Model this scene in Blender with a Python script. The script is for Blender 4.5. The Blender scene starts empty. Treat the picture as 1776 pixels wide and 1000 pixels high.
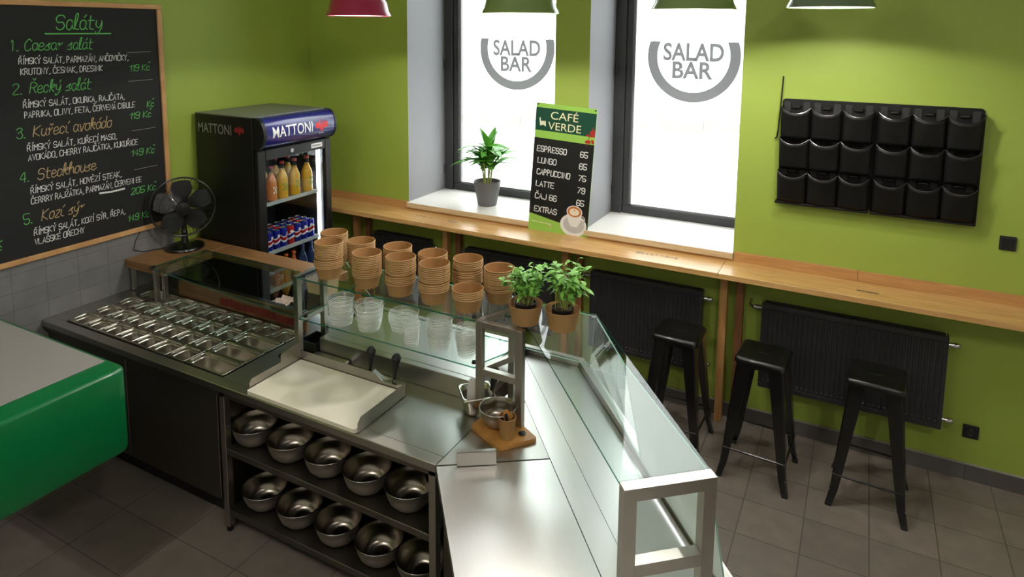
import bpy, math, random
from mathutils import Vector, Matrix
rnd = random.Random(7)
S = bpy.context.scene
C = S.collection

# ------------------------------------------------------------------ camera, sky, exposure
cam = bpy.data.objects.new('camera', bpy.data.cameras.new('camera'))
C.objects.link(cam)
cam.matrix_world = Matrix(((0.885033, -0.066485, 0.460756, 4.583639),
                           (0.465444, 0.107591, -0.878513, -4.699997),
                           (0.008835, 0.991970, 0.126167, 2.720741),
                           (0, 0, 0, 1)))
cam.data.sensor_fit = 'HORIZONTAL'
cam.data.sensor_width = 36
cam.data.lens = 23.7026
cam.data.shift_y = -0.17005
cam.data.clip_start = 0.05
S.camera = cam

world = bpy.data.worlds.new('sky')
S.world = world
world.use_nodes = True
wb = world.node_tree.nodes['Background']
wb.inputs['Color'].default_value = (0.93, 0.97, 1.0, 1)
wb.inputs['Strength'].default_value = 5.0

S.view_settings.view_transform = 'Standard'
S.view_settings.look = 'None'
S.view_settings.gamma = 1
S.view_settings.exposure = 0.36
S.cycles.transparent_max_bounces = 40
S.cycles.max_bounces = 10
S.cycles.sample_clamp_indirect = 6

PEND_W = 80.0       # watts of each pendant bulb
FILL_W = 80.0       # watts of each added fill lamp on the ceiling


def add_light(name, kind, loc, energy, color=(1, 1, 1), parent=None, **kw):
    d = bpy.data.lights.new(name, kind)
    d.energy = energy
    d.color = color
    for k, v in kw.items():
        setattr(d, k, v)
    o = bpy.data.objects.new(name, d)
    C.objects.link(o)
    o.location = loc
    if parent:
        o.parent = parent
    return o


# ------------------------------------------------------------------ materials
def lin(c):
    return tuple((x / 255 / 12.92 if x / 255 <= 0.04045 else ((x / 255 + 0.055) / 1.055) ** 2.4) for x in c) + (1,)


def mat(name, rgb, rough=0.5, metal=0.0, noise=0.0, nscale=20, stretch=(1, 1, 1), bump=0.0, bscale=None, coat=0, emit=None, estr=0, spec=None):
    m = bpy.data.materials.new(name)
    m.use_nodes = True
    nt = m.node_tree
    b = nt.nodes['Principled BSDF']
    b.inputs['Base Color'].default_value = lin(rgb)
    b.inputs['Roughness'].default_value = rough
    b.inputs['Metallic'].default_value = metal
    b.inputs['Coat Weight'].default_value = coat
    if spec is not None:
        b.inputs['Specular IOR Level'].default_value = spec
    if emit:
        b.inputs['Emission Color'].default_value = lin(emit)
        b.inputs['Emission Strength'].default_value = estr
    if noise or bump:
        tc = nt.nodes.new('ShaderNodeTexCoord')
        mp = nt.nodes.new('ShaderNodeMapping')
        mp.inputs['Scale'].default_value = stretch
        nt.links.new(tc.outputs['Object'], mp.inputs['Vector'])
        n = nt.nodes.new('ShaderNodeTexNoise')
        n.inputs['Scale'].default_value = nscale
        n.inputs['Detail'].default_value = 4
        nt.links.new(mp.outputs['Vector'], n.inputs['Vector'])
        if noise:
            mx = nt.nodes.new('ShaderNodeMix')
            mx.data_type = 'RGBA'
            c = lin(rgb)
            mx.inputs[6].default_value = tuple(x * (1 - noise) for x in c[:3]) + (1,)
            mx.inputs[7].default_value = tuple(min(1, x * (1 + noise)) for x in c[:3]) + (1,)
            nt.links.new(n.outputs['Fac'], mx.inputs[0])
            nt.links.new(mx.outputs[2], b.inputs['Base Color'])
        if bump:
            bp = nt.nodes.new('ShaderNodeBump')
            bp.inputs['Strength'].default_value = bump
            bp.inputs['Distance'].default_value = 0.004
            if bscale:
                n2 = nt.nodes.new('ShaderNodeTexNoise')
                n2.inputs['Scale'].default_value = bscale
                nt.links.new(mp.outputs['Vector'], n2.inputs['Vector'])
                nt.links.new(n2.outputs['Fac'], bp.inputs['Height'])
            else:
                nt.links.new(n.outputs['Fac'], bp.inputs['Height'])
            nt.links.new(bp.outputs['Normal'], b.inputs['Normal'])
    return m


def steel(name, rgb=(176, 172, 166), rough=0.3, stretch=(0.8, 60, 60), rvar=0.012):
    """brushed stainless steel: streaky roughness and tone along one direction"""
    m = mat(name, rgb, rough, 1.0)
    nt = m.node_tree
    b = nt.nodes['Principled BSDF']
    tc = nt.nodes.new('ShaderNodeTexCoord')
    mp = nt.nodes.new('ShaderNodeMapping')
    mp.inputs['Scale'].default_value = stretch
    nt.links.new(tc.outputs['Object'], mp.inputs['Vector'])
    n = nt.nodes.new('ShaderNodeTexNoise')
    n.inputs['Scale'].default_value = 3
    n.inputs['Detail'].default_value = 3
    nt.links.new(mp.outputs['Vector'], n.inputs['Vector'])
    r = nt.nodes.new('ShaderNodeMapRange')
    r.inputs['From Min'].default_value = 0.3
    r.inputs['From Max'].default_value = 0.7
    r.inputs['To Min'].default_value = rough - rvar
    r.inputs['To Max'].default_value = rough + rvar
    nt.links.new(n.outputs['Fac'], r.inputs['Value'])
    nt.links.new(r.outputs['Result'], b.inputs['Roughness'])
    mx = nt.nodes.new('ShaderNodeMix')
    mx.data_type = 'RGBA'
    c = lin(rgb)
    mx.inputs[6].default_value = tuple(x * 0.965 for x in c[:3]) + (1,)
    mx.inputs[7].default_value = tuple(min(1, x * 1.03) for x in c[:3]) + (1,)
    nt.links.new(n.outputs['Fac'], mx.inputs[0])
    nt.links.new(mx.outputs[2], b.inputs['Base Color'])
    return m


def clear(name, tint=(1, 1, 1), gloss=1.0, rough=0.02, haze=0.0, hazecol=(0.9, 0.95, 0.93, 1), both=False, translucent=False):
    """thin clear sheet: tinted pass-through plus mirror reflection by angle, optional milky share"""
    m = bpy.data.materials.new(name)
    m.use_nodes = True
    nt = m.node_tree
    out = nt.nodes['Material Output']
    nt.nodes.remove(nt.nodes['Principled BSDF'])
    t = nt.nodes.new('ShaderNodeBsdfTransparent')
    t.inputs['Color'].default_value = tuple(tint) + (1,)
    g = nt.nodes.new('ShaderNodeBsdfGlossy')
    g.inputs['Roughness'].default_value = rough
    g.inputs['Color'].default_value = (gloss, gloss, gloss, 1)
    if both:
        lw = nt.nodes.new('ShaderNodeLayerWeight')
        pw_ = nt.nodes.new('ShaderNodeMath'); pw_.operation = 'POWER'; pw_.inputs[1].default_value = 3.5
        nt.links.new(lw.outputs['Facing'], pw_.inputs[0])
        f = nt.nodes.new('ShaderNodeMath'); f.operation = 'MULTIPLY_ADD'; f.inputs[1].default_value = 0.55; f.inputs[2].default_value = 0.04
        nt.links.new(pw_.outputs[0], f.inputs[0])
    else:
        f = nt.nodes.new('ShaderNodeFresnel')
        f.inputs['IOR'].default_value = 1.5
    geo = nt.nodes.new('ShaderNodeNewGeometry')
    mul = nt.nodes.new('ShaderNodeMath')
    mul.operation = 'MULTIPLY'
    inv = nt.nodes.new('ShaderNodeMath')
    inv.operation = 'SUBTRACT'
    inv.inputs[0].default_value = 1
    if both: inv.inputs[1].default_value = 0
    else: nt.links.new(geo.outputs['Backfacing'], inv.inputs[1])
    nt.links.new(f.outputs[0], mul.inputs[0])
    nt.links.new(inv.outputs[0], mul.inputs[1])
    mx = nt.nodes.new('ShaderNodeMixShader')
    nt.links.new(mul.outputs[0], mx.inputs['Fac'])
    src = t
    if haze:
        d = nt.nodes.new('ShaderNodeBsdfDiffuse')
        d.inputs['Color'].default_value = hazecol
        if translucent:
            d2 = nt.nodes.new('ShaderNodeBsdfTranslucent'); d2.inputs['Color'].default_value = hazecol
            md = nt.nodes.new('ShaderNodeMixShader')
            nt.links.new(d.outputs[0], md.inputs[1]); nt.links.new(d2.outputs[0], md.inputs[2])
            d = md
        hz = nt.nodes.new('ShaderNodeMixShader')
        hz.inputs['Fac'].default_value = haze
        nt.links.new(t.outputs[0], hz.inputs[1])
        nt.links.new(d.outputs[0], hz.inputs[2])
        src = hz
    nt.links.new(src.outputs[0], mx.inputs[1])
    nt.links.new(g.outputs[0], mx.inputs[2])
    nt.links.new(mx.outputs[0], out.inputs['Surface'])
    return m


def wood(name, c1, c2, rough=0.35, stretch=(1.2, 14, 14), scale=3.0):
    m = mat(name, c1, rough)
    nt = m.node_tree
    b = nt.nodes['Principled BSDF']
    tc = nt.nodes.new('ShaderNodeTexCoord')
    mp = nt.nodes.new('ShaderNodeMapping')
    mp.inputs['Scale'].default_value = stretch
    nt.links.new(tc.outputs['Object'], mp.inputs['Vector'])
    n = nt.nodes.new('ShaderNodeTexNoise')
    n.inputs['Scale'].default_value = scale
    n.inputs['Detail'].default_value = 7
    n.inputs['Distortion'].default_value = 0.7
    nt.links.new(mp.outputs['Vector'], n.inputs['Vector'])
    r = nt.nodes.new('ShaderNodeValToRGB')
    r.color_ramp.elements[0].position = 0.3
    r.color_ramp.elements[0].color = lin(c2)
    r.color_ramp.elements[1].position = 0.65
    r.color_ramp.elements[1].color = lin(c1)
    nt.links.new(n.outputs['Fac'], r.inputs['Fac'])
    nt.links.new(r.outputs['Color'], b.inputs['Base Color'])
    return m


def tiles(name, c1, c2, grout, w, h, axes='XY', off=(0, 0), mortar=0.004, rough=0.45, offset=0.0, split=None):
    """rectangular tiles on a plane, with a faint mottling; axes picks the two object axes"""
    m = mat(name, c1, rough)
    nt = m.node_tree
    b = nt.nodes['Principled BSDF']
    tc = nt.nodes.new('ShaderNodeTexCoord')
    sp = nt.nodes.new('ShaderNodeSeparateXYZ')
    nt.links.new(tc.outputs['Object'], sp.inputs[0])

    def field(w, h, off):
        cb = nt.nodes.new('ShaderNodeCombineXYZ')
        for i, a in enumerate(axes):
            ad = nt.nodes.new('ShaderNodeMath')
            ad.operation = 'SUBTRACT'
            nt.links.new(sp.outputs[a], ad.inputs[0])
            ad.inputs[1].default_value = off[i] - 40 * (w, h)[i]
            nt.links.new(ad.outputs[0], cb.inputs[i])
        br = nt.nodes.new('ShaderNodeTexBrick')
        br.offset = offset
        br.inputs['Scale'].default_value = 1
        br.inputs['Brick Width'].default_value = w
        br.inputs['Row Height'].default_value = h
        br.inputs['Mortar Size'].default_value = mortar
        br.inputs['Mortar Smooth'].default_value = 0.2
        br.inputs['Color1'].default_value = lin(c1)
        br.inputs['Color2'].default_value = lin(c2)
        br.inputs['Mortar'].default_value = lin(grout)
        nt.links.new(cb.outputs[0], br.inputs['Vector'])
        return br
    a = field(w, h, off)
    col = a.outputs['Color']
    if split:
        a2 = field(split[1], split[2], split[3])
        gt = nt.nodes.new('ShaderNodeMath')
        gt.operation = 'LESS_THAN'
        nt.links.new(sp.outputs['Y'], gt.inputs[0])
        gt.inputs[1].default_value = split[0]
        ms = nt.nodes.new('ShaderNodeMix')
        ms.data_type = 'RGBA'
        nt.links.new(gt.outputs[0], ms.inputs[0])
        nt.links.new(a.outputs['Color'], ms.inputs[6])
        nt.links.new(a2.outputs['Color'], ms.inputs[7])
        col = ms.outputs[2]
    n = nt.nodes.new('ShaderNodeTexNoise')
    n.inputs['Scale'].default_value = 9
    n.inputs['Detail'].default_value = 8
    nt.links.new(tc.outputs['Object'], n.inputs['Vector'])
    mr = nt.nodes.new('ShaderNodeMapRange')
    mr.inputs['To Min'].default_value = 0.75
    mr.inputs['To Max'].default_value = 1.25
    nt.links.new(n.outputs['Fac'], mr.inputs['Value'])
    mu = nt.nodes.new('ShaderNodeVectorMath')
    mu.operation = 'SCALE'
    nt.links.new(col, mu.inputs[0])
    nt.links.new(mr.outputs['Result'], mu.inputs['Scale'])
    nt.links.new(mu.outputs[0], b.inputs['Base Color'])
    bp = nt.nodes.new('ShaderNodeBump')
    bp.inputs['Strength'].default_value = 0.08
    nt.links.new(n.outputs['Fac'], bp.inputs['Height'])
    nt.links.new(bp.outputs['Normal'], b.inputs['Normal'])
    return m


GREEN = mat('green_paint', (151, 171, 68), 0.55, noise=0.05, nscale=3, bump=0.04, bscale=120)
WHITE = mat('white_paint', (222, 221, 218), 0.6, noise=0.03, nscale=4)
REVEAL = mat('grey_white_plaster', (138, 138, 141), 0.6, noise=0.04, nscale=5)
CEIL = mat('ceiling_paint', (215, 215, 212), 0.7, noise=0.02)
FLOOR = tiles('floor_tiles', (130, 119, 110), (122, 112, 104), (82, 75, 69), 0.325, 0.30, 'XY', (4.115, -1.14), 0.003, 0.42,
              split=(-2.0, 0.455, 0.30, (1.02, -2.608)))
WALLTILE = tiles('grey_wall_tiles', (118, 117, 116), (112, 111, 110), (92, 91, 90), 0.20, 0.115, 'YZ', (0.0, 0.956), 0.0022, 0.5)
SKIRT = tiles('skirting_tiles', (92, 88, 85), (84, 80, 77), (60, 57, 54), 0.33, 0.5, 'XZ', (4.95, -0.1), 0.003, 0.45)
BLACK_PL = mat('black_plastic', (16, 16, 17), 0.38, noise=0.1)
BLACK_MATTE = mat('black_matte', (20, 20, 21), 0.6, noise=0.1)
POCKET = mat('black_pocket_plastic', (9, 9, 9), 0.5, noise=0.15, nscale=30, spec=0.3)
BLACK_MT = mat('black_lacquered_metal', (12, 12, 13), 0.28, 0.0, coat=0.6, noise=0.1)
RAD = mat('anthracite_enamel', (38, 38, 40), 0.45, noise=0.05)
RADGRILLE = mat('dark_grille', (20, 20, 21), 0.6, noise=0.05)
CHROME = mat('chrome', (200, 200, 200), 0.18, 1.0, noise=0.05)
FRAME = mat('anthracite_window_frame', (52, 53, 55), 0.5, noise=0.06, nscale=8)
SILL = mat('white_sill', (235, 232, 226), 0.35, noise=0.03)
SILLEDGE = wood('sill_edge_wood', (214, 190, 152), (196, 168, 128))
OAK = wood('oak_board', (214, 172, 112), (188, 140, 82), 0.3)
OAKV = wood('oak_post', (196, 148, 92), (170, 122, 70), 0.4, (14, 14, 1.2))
OAKUP = wood('oak_upstand', (196, 148, 92), (176, 126, 74), 0.4)
DWOOD = wood('brown_counter_wood', (146, 108, 66), (112, 78, 45), 0.4)
BAMBOO = wood('bamboo_board', (190, 138, 72), (164, 112, 54), 0.4, (14, 1.5, 14))
KRAFT = mat('kraft_paper', (162, 123, 75), 0.7, noise=0.07, nscale=60)
KRAFTIN = mat('kraft_paper_inside', (152, 110, 62), 0.7, noise=0.05, nscale=60)
STEEL = steel('brushed_steel')
STEELW = steel('brushed_worktop_steel', (186, 183, 178), 0.31, (0.8, 60, 60), 0.009)
STEELN = steel('brushed_frame_steel', (178, 173, 166), 0.32, (60, 60, 0.8), 0.015)
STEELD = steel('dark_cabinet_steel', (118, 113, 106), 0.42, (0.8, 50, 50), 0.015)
BOWLST = mat('polished_bowl_steel', (146, 138, 128), 0.24, 1.0, noise=0.06, nscale=8, stretch=(1, 1, 12))
BOWLST.node_tree.nodes['Principled BSDF'].inputs['Anisotropic'].default_value = 0.85
tg_ = BOWLST.node_tree.nodes.new('ShaderNodeTangent')
tg_.direction_type = 'RADIAL'; tg_.axis = 'Z'
BOWLST.node_tree.links.new(tg_.outputs[0], BOWLST.node_tree.nodes['Principled BSDF'].inputs['Tangent'])
BOWLSAT = mat('satin_bowl_steel', (178, 172, 164), 0.48, 1.0, noise=0.08, nscale=10, stretch=(1, 1, 12))
PANST = mat('pan_steel', (196, 190, 180), 0.27, 1.0, noise=0.05, nscale=10)
GAP = mat('dark_gap', (14, 13, 12), 0.8, noise=0.1)
GLASS = clear('shelf_glass', (0.94, 0.975, 0.96), 1.0, 0.01)
GLASSED = clear('green_glass_edge', (0.10, 0.34, 0.26), 0.8, 0.05, haze=0.35, hazecol=(0.05, 0.25, 0.18, 1))
GLASSDK = clear('smoky_shelf_glass', (0.72, 0.84, 0.80), 1.0, 0.01)
WINGLASS = clear('window_glass', (0.98, 0.99, 0.98), 0.6, 0.0)
PLASTIC = clear('clear_plastic', (0.985, 0.99, 0.985), 1.0, 0.05, haze=0.17, hazecol=(0.95, 0.97, 0.93, 1), both=True)
PLASTRIM = clear('clear_plastic_rim', (0.95, 0.96, 0.95), 1.0, 0.1, haze=0.5, hazecol=(0.95, 0.97, 0.95, 1), both=True)
BOARDW = mat('white_cutting_plastic', (226, 216, 194), 0.5, noise=0.05, nscale=6)
GREENP = mat('glossy_green_panel', (0, 104, 54), 0.3, coat=0.15, noise=0.04, nscale=2)
GREYSH = mat('grey_counter_sheet', (156, 152, 149), 0.3, noise=0.04, nscale=3)
CHALKBD = mat('blackboard', (14, 14, 15), 0.75, noise=0.25, nscale=2.5)
CH_W = mat('white_chalk', (226, 226, 224), 0.8, noise=0.12, nscale=300)
CH_G = mat('green_chalk', (96, 186, 92), 0.8, noise=0.12, nscale=300)
CH_T = mat('tan_chalk', (190, 164, 120), 0.8, noise=0.25, nscale=40)
BDFRAME = wood('pale_board_frame', (206, 160, 108), (182, 134, 84), 0.45, (12, 2, 2))
SCREEN = mat('dark_film', (24, 24, 24), 0.4, noise=0.05)
LEAF = mat('leaf_green', (92, 166, 52), 0.45, noise=0.25, nscale=25)
LEAF2 = mat('herb_green', (122, 182, 76), 0.5, noise=0.3, nscale=30)
STEMG = mat('stem_green', (150, 158, 84), 0.5, noise=0.1)
SOIL = mat('soil', (58, 42, 30), 0.9, noise=0.3, nscale=60, bump=0.5)
POTGREY = mat('grey_pot', (98, 97, 97), 0.5, noise=0.05)
NAVY = mat('navy_sign_print', (30, 30, 104), 0.22, coat=0.6, noise=0.04)
RED = mat('red_print', (214, 40, 48), 0.4, noise=0.05)
PRINTW = mat('white_print', (238, 238, 238), 0.4, noise=0.03)
PRINTGREY = mat('grey_print', (150, 148, 146), 0.4, noise=0.03)


# ------------------------------------------------------------------ mesh building
class MB:
    def __init__(self):
        self.v, self.f, self.m = [], [], []
        self.cur = 0

    def add(self, vs, fs):
        o = len(self.v)
        self.v += [tuple(p) for p in vs]
        for f in fs:
            self.f.append([i + o for i in f])
            self.m.append(self.cur)
        return self

    def mi(self, i):
        self.cur = i
        return self

    def box(self, x0, x1, y0, y1, z0, z1, bev=0.0):
        if x0 > x1: x0, x1 = x1, x0
        if y0 > y1: y0, y1 = y1, y0
        if z0 > z1: z0, z1 = z1, z0
        if not bev:
            vs = [(x, y, z) for z in (z0, z1) for y in (y0, y1) for x in (x0, x1)]
            return self.add(vs, [(0, 2, 3, 1), (4, 5, 7, 6), (0, 1, 5, 4), (2, 6, 7, 3), (0, 4, 6, 2), (1, 3, 7, 5)])
        lo, hi = (x0, y0, z0), (x1, y1, z1)
        bev = min(bev, *[(hi[i] - lo[i]) * 0.45 for i in range(3)])
        vs, ix = [], {}
        for s in [(a, b, c) for a in (0, 1) for b in (0, 1) for c in (0, 1)]:
            for ax in range(3):
                p = [hi[i] if s[i] else lo[i] for i in range(3)]
                for i in range(3):
                    if i != ax:
                        p[i] += -bev if s[i] else bev
                ix[s + (ax,)] = len(vs)
                vs.append(tuple(p))
        fs = []
        for ax in range(3):
            b, c = [i for i in range(3) if i != ax]
            for s in (0, 1):
                f = []
                for q in ((0, 0), (1, 0), (1, 1), (0, 1)):
                    t = [0, 0, 0]
                    t[ax] = s; t[b] = q[0]; t[c] = q[1]
                    f.append(ix[tuple(t) + (ax,)])
                fs.append(f)
            for q in ((0, 0), (1, 0), (1, 1), (0, 1)):
                t0 = [0, 0, 0]; t1 = [0, 0, 0]
                t0[b] = t1[b] = q[0]; t0[c] = t1[c] = q[1]; t1[ax] = 1
                fs.append([ix[tuple(t0) + (b,)], ix[tuple(t1) + (b,)], ix[tuple(t1) + (c,)], ix[tuple(t0) + (c,)]])
        for s in [(a, b, c) for a in (0, 1) for b in (0, 1) for c in (0, 1)]:
            fs.append([ix[s + (0,)], ix[s + (1,)], ix[s + (2,)]])
        return self.add(vs, fs)

    def hexa(self, bot, top):
        return self.add(list(bot) + list(top), [(3, 2, 1, 0), (4, 5, 6, 7)] + [(i, (i + 1) % 4, (i + 1) % 4 + 4, i + 4) for i in range(4)])

    def prism(self, poly, z0, z1, side=None):
        n = len(poly)
        vs = [(x, y, z0) for x, y in poly] + [(x, y, z1) for x, y in poly]
        c = self.cur
        self.add(vs, [list(range(n))[::-1], list(range(n, 2 * n))])
        o = len(self.v) - 2 * n
        if side is not None: self.cur = side
        for i in range(n):
            j = (i + 1) % n
            self.f.append([o + i, o + j, o + n + j, o + n + i]); self.m.append(self.cur)
        self.cur = c
        return self

    def extrude(self, poly, w0, w1, fn):
        """poly in (u, v), swept along w; fn(u, v, w) gives the point"""
        n = len(poly)
        vs = [fn(u, v, w0) for u, v in poly] + [fn(u, v, w1) for u, v in poly]
        return self.add(vs, [list(range(n))[::-1], list(range(n, 2 * n))] + [(i, (i + 1) % n, n + (i + 1) % n, n + i) for i in range(n)])

    def lathe(self, prof, n=32, at=(0, 0, 0), sx=1.0, sy=1.0):
        rings, vs, fs = [], [], []
        for r, z in prof:
            if r < 1e-6:
                rings.append([len(vs)]); vs.append((at[0], at[1], at[2] + z))
            else:
                rings.append(list(range(len(vs), len(vs) + n)))
                vs += [(at[0] + sx * r * math.cos(2 * math.pi * k / n), at[1] + sy * r * math.sin(2 * math.pi * k / n), at[2] + z) for k in range(n)]
        for a, b in zip(rings, rings[1:]):
            if len(a) == 1 and len(b) == 1: continue
            for k in range(n):
                k2 = (k + 1) % n
                if len(a) == 1: fs.append((a[0], b[k2], b[k]))
                elif len(b) == 1: fs.append((a[k], a[k2], b[0]))
                else: fs.append((a[k], a[k2], b[k2], b[k]))
        return self.add(vs, fs)

    def tube(self, pts, r, n=8, closed=False, caps=True):
        pts = [Vector(p) for p in pts]
        rr = r if isinstance(r, (list, tuple)) else [r] * len(pts)
        L = len(pts)
        vs, fs = [], []
        prev = None
        for i, p in enumerate(pts):
            if closed: t = pts[(i + 1) % L] - pts[i - 1]
            else: t = pts[min(i + 1, L - 1)] - pts[max(i - 1, 0)]
            t.normalize()
            if prev is None:
                a = Vector((0, 0, 1)) if abs(t.z) < 0.9 else Vector((1, 0, 0))
                u = t.cross(a).normalized()
            else:
                u = (prev - t * prev.dot(t)).normalized()
            prev = u
            w = t.cross(u)
            vs += [tuple(p + (u * math.cos(2 * math.pi * k / n) + w * math.sin(2 * math.pi * k / n)) * rr[i]) for k in range(n)]
        for i in range(L if closed else L - 1):
            j = (i + 1) % L
            for k in range(n):
                k2 = (k + 1) % n
                fs.append((i * n + k, i * n + k2, j * n + k2, j * n + k))
        if caps and not closed:
            fs.append(list(range(n))[::-1]); fs.append([(L - 1) * n + k for k in range(n)])
        return self.add(vs, fs)

    def cyl(self, p0, p1, r0, r1=None, n=20):
        return self.tube([p0, p1], [r0, r0 if r1 is None else r1], n)

    def ball(self, c, r, n=12, sz=1.0):
        k = max(4, n // 2)
        return self.lathe([(r * math.sin(math.pi * i / k) if 0 < i < k else 0, -r * sz * math.cos(math.pi * i / k)) for i in range(k + 1)], n, c)

    def sheet(self, rows):
        """grid of points as a surface"""
        w = len(rows[0])
        vs = [p for r in rows for p in r]
        return self.add(vs, [(i * w + j, i * w + j + 1, (i + 1) * w + j + 1, (i + 1) * w + j) for i in range(len(rows) - 1) for j in range(w - 1)])

    def map(self, fn):
        self.v = [tuple(fn(*p)) for p in self.v]
        return self

    def build(self, name, mats, parent=None, at=None, smooth=True, angle=35, recalc=True):
        """at: world point that becomes the origin (vertices are in world axes); parent with at=None: vertices are local"""
        me = bpy.data.meshes.new(name)
        v = self.v
        if at is not None:
            v = [(p[0] - at[0], p[1] - at[1], p[2] - at[2]) for p in v]
        me.from_pydata(v, [], self.f)
        for m in (mats if isinstance(mats, (list, tuple)) else [mats]):
            me.materials.append(m)
        me.polygons.foreach_set('material_index', self.m)
        if recalc:
            import bmesh
            bm = bmesh.new(); bm.from_mesh(me)
            bmesh.ops.recalc_face_normals(bm, faces=bm.faces)
            bm.to_mesh(me); bm.free()
        if smooth:
            me.polygons.foreach_set('use_smooth', [True] * len(me.polygons))
            me.set_sharp_from_angle(angle=math.radians(angle))
        me.update()
        o = bpy.data.objects.new(name, me)
        C.objects.link(o)
        if parent is not None:
            o.parent = parent
        elif at is not None:
            o.location = at
        return o


def tag(o, label, cat, group=None):
    o['label'] = label
    o['category'] = cat
    if group: o['group'] = group
    return o


def thing(name, label, cat, loc=(0, 0, 0), rot=0.0, group=None):
    o = bpy.data.objects.new(name, None)
    o.empty_display_size = 0.05
    C.objects.link(o)
    o.location = loc
    o.rotation_euler = (0, 0, rot)
    return tag(o, label, cat, group)


def struct(o):
    o['kind'] = 'structure'
    return o


def dup(o, loc, rot=None, label=None, group=None):
    """copy of a thing with copies of its parts and sub-parts"""
    r = o.copy(); C.objects.link(r)
    r.location = loc
    if rot is not None: r.rotation_euler = (0, 0, rot) if not isinstance(rot, tuple) else rot
    if label: r['label'] = label
    if group: r['group'] = group
    for ch in list(o.children):
        c = ch.copy(); C.objects.link(c); c.parent = r
        for g in list(ch.children):
            d = g.copy(); C.objects.link(d); d.parent = c
    return r


ORD = ['', 'first', 'second', 'third', 'fourth', 'fifth', 'sixth', 'seventh', 'eighth', 'ninth', 'tenth', 'eleventh', 'twelfth', 'thirteenth', 'fourteenth', 'fifteenth']

# ------------------------------------------------------------------ writing
CAPS = {
    'A': '00 26 40;12 32', 'B': '00 06 26 35 34 23 03;23 32 31 20 00', 'C': '45 36 16 05 01 10 30 41', 'D': '00 06 26 44 42 20 00',
    'E': '46 06 00 40;03 33', 'F': '46 06 00;03 33', 'G': '45 36 16 05 01 10 30 41 43 23', 'H': '00 06;40 46;03 43', 'I': '10 16',
    'J': '46 41 30 10 01', 'K': '00 06;46 03 40', 'L': '06 00 40', 'M': '00 06 23 46 40', 'N': '00 06 40 46', 'O': '16 05 01 10 30 41 45 36 16',
    'P': '00 06 26 35 34 23 03', 'R': '00 06 26 35 34 23 03;23 40', 'S': '45 36 16 05 04 13 33 42 41 30 10 01', 'T': '06 46;26 20',
    'U': '06 01 10 30 41 46', 'V': '06 20 46', 'W': '06 10 24 30 46', 'X': '00 46;06 40', 'Y': '06 23 46;23 20', 'Z': '06 46 00 40',
    '0': '16 05 01 10 30 41 45 36 16', '1': '04 26 20', '2': '05 16 36 45 44 00 40', '3': '05 16 36 45 34 13;34 42 41 30 10 01',
    '4': '30 36 02 42', '5': '46 06 03 33 42 41 30 10 01', '6': '45 36 16 05 01 10 30 41 42 33 13 02', '7': '06 46 10',
    '8': '13 04 05 16 36 45 44 33 13 02 01 10 30 41 42 33', '9': '01 10 30 41 45 36 16 05 04 13 33 44', '.': '10 20', ',': '20 0a', 'c': '33 24 14 03 01 10 20 31'}
SCRIPT = {
    'S': '45 36 16 05 04 13 33 42 41 30 10 01', 'C': '45 36 26 04 02 10 30 41', 'R': '00 06;06 26 45 44 23 03;23 40', 'K': '06 00;46 03 40',
    'a': '33 24 14 03 01 10 20 32 34 31 40', 'e': '02 22 33 24 14 03 01 10 20 41', 's': '02 34 22 31 20 00', 'r': '03 14 11 10 12 23 34',
    'l': '01 15 17 06 01 10 20', 't': '16 11 20 30;04 34', 'k': '01 15 17 06 00;02 24 34 33 12 30', 'o': '24 14 03 01 10 20 31 33 24 34',
    'v': '04 11 10 20 34 44', 'd': '33 24 14 03 01 10 20 32;37 32 31 40', 'u': '04 01 10 20 32;34 31 40', 'i': '04 01 10 20', 'z': '04 34 00 30',
    'y': '04 02 11 21 33;34 31 2a 1b 0b 0a', 'c': '33 24 14 03 01 10 20 31', 'h': '01 15 17 06 00;02 24 33 31 40', '1': '15 26 20', '2': CAPS['2'],
    '3': CAPS['3'], '4': CAPS['4'], '5': CAPS['5'], '.': '10 20'}
ACC = {'Á': 'A', 'É': 'E', 'Í': 'I', 'Ý': 'Y', 'á': 'a', 'í': 'i', 'ý': 'y'}
HACEK = {'Ř': 'R', 'Č': 'C', 'Š': 'S', 'Ž': 'Z', 'ř': 'r', 'č': 'c', 'ě': 'e'}


def coord(p):
    y = p[1]
    return (int(p[0]), int(y) if y.isdigit() else -(ord(y) - 96))


def spline(pts, k=4):
    if len(pts) < 3: return pts
    P = [pts[0]] + pts + [pts[-1]]
    out = []
    for i in range(1, len(P) - 2):
        a, b, c, d = P[i - 1:i + 3]
        for j in range(k):
            t = j / k
            out.append(tuple(0.5 * (2 * b[q] + (c[q] - a[q]) * t + (2 * a[q] - 5 * b[q] + 4 * c[q] - d[q]) * t * t + (3 * b[q] - a[q] - 3 * c[q] + d[q]) * t ** 3) for q in (0, 1)))
    return out + [pts[-1]]


def ribbon(mb, pts, w, fn):
    """flat stroke of width w along 2-D points; fn(u, v) gives the point on the board"""
    n = len(pts)
    vs = []
    for i in range(n):
        a, b = pts[max(i - 1, 0)], pts[min(i + 1, n - 1)]
        dx, dy = b[0] - a[0], b[1] - a[1]
        L = math.hypot(dx, dy) or 1
        nx, ny = -dy / L * w / 2, dx / L * w / 2
        ex, ey = (dx / L * w / 2, dy / L * w / 2)
        e = -1 if i == 0 else (1 if i == n - 1 else 0)
        x, y = pts[i][0] + e * ex * 0.7, pts[i][1] + e * ey * 0.7
        vs += [fn(x + nx, y + ny), fn(x - nx, y - ny)]
    mb.add(vs, [(2 * i, 2 * i + 1, 2 * i + 3, 2 * i + 2) for i in range(n - 1)])


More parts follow.
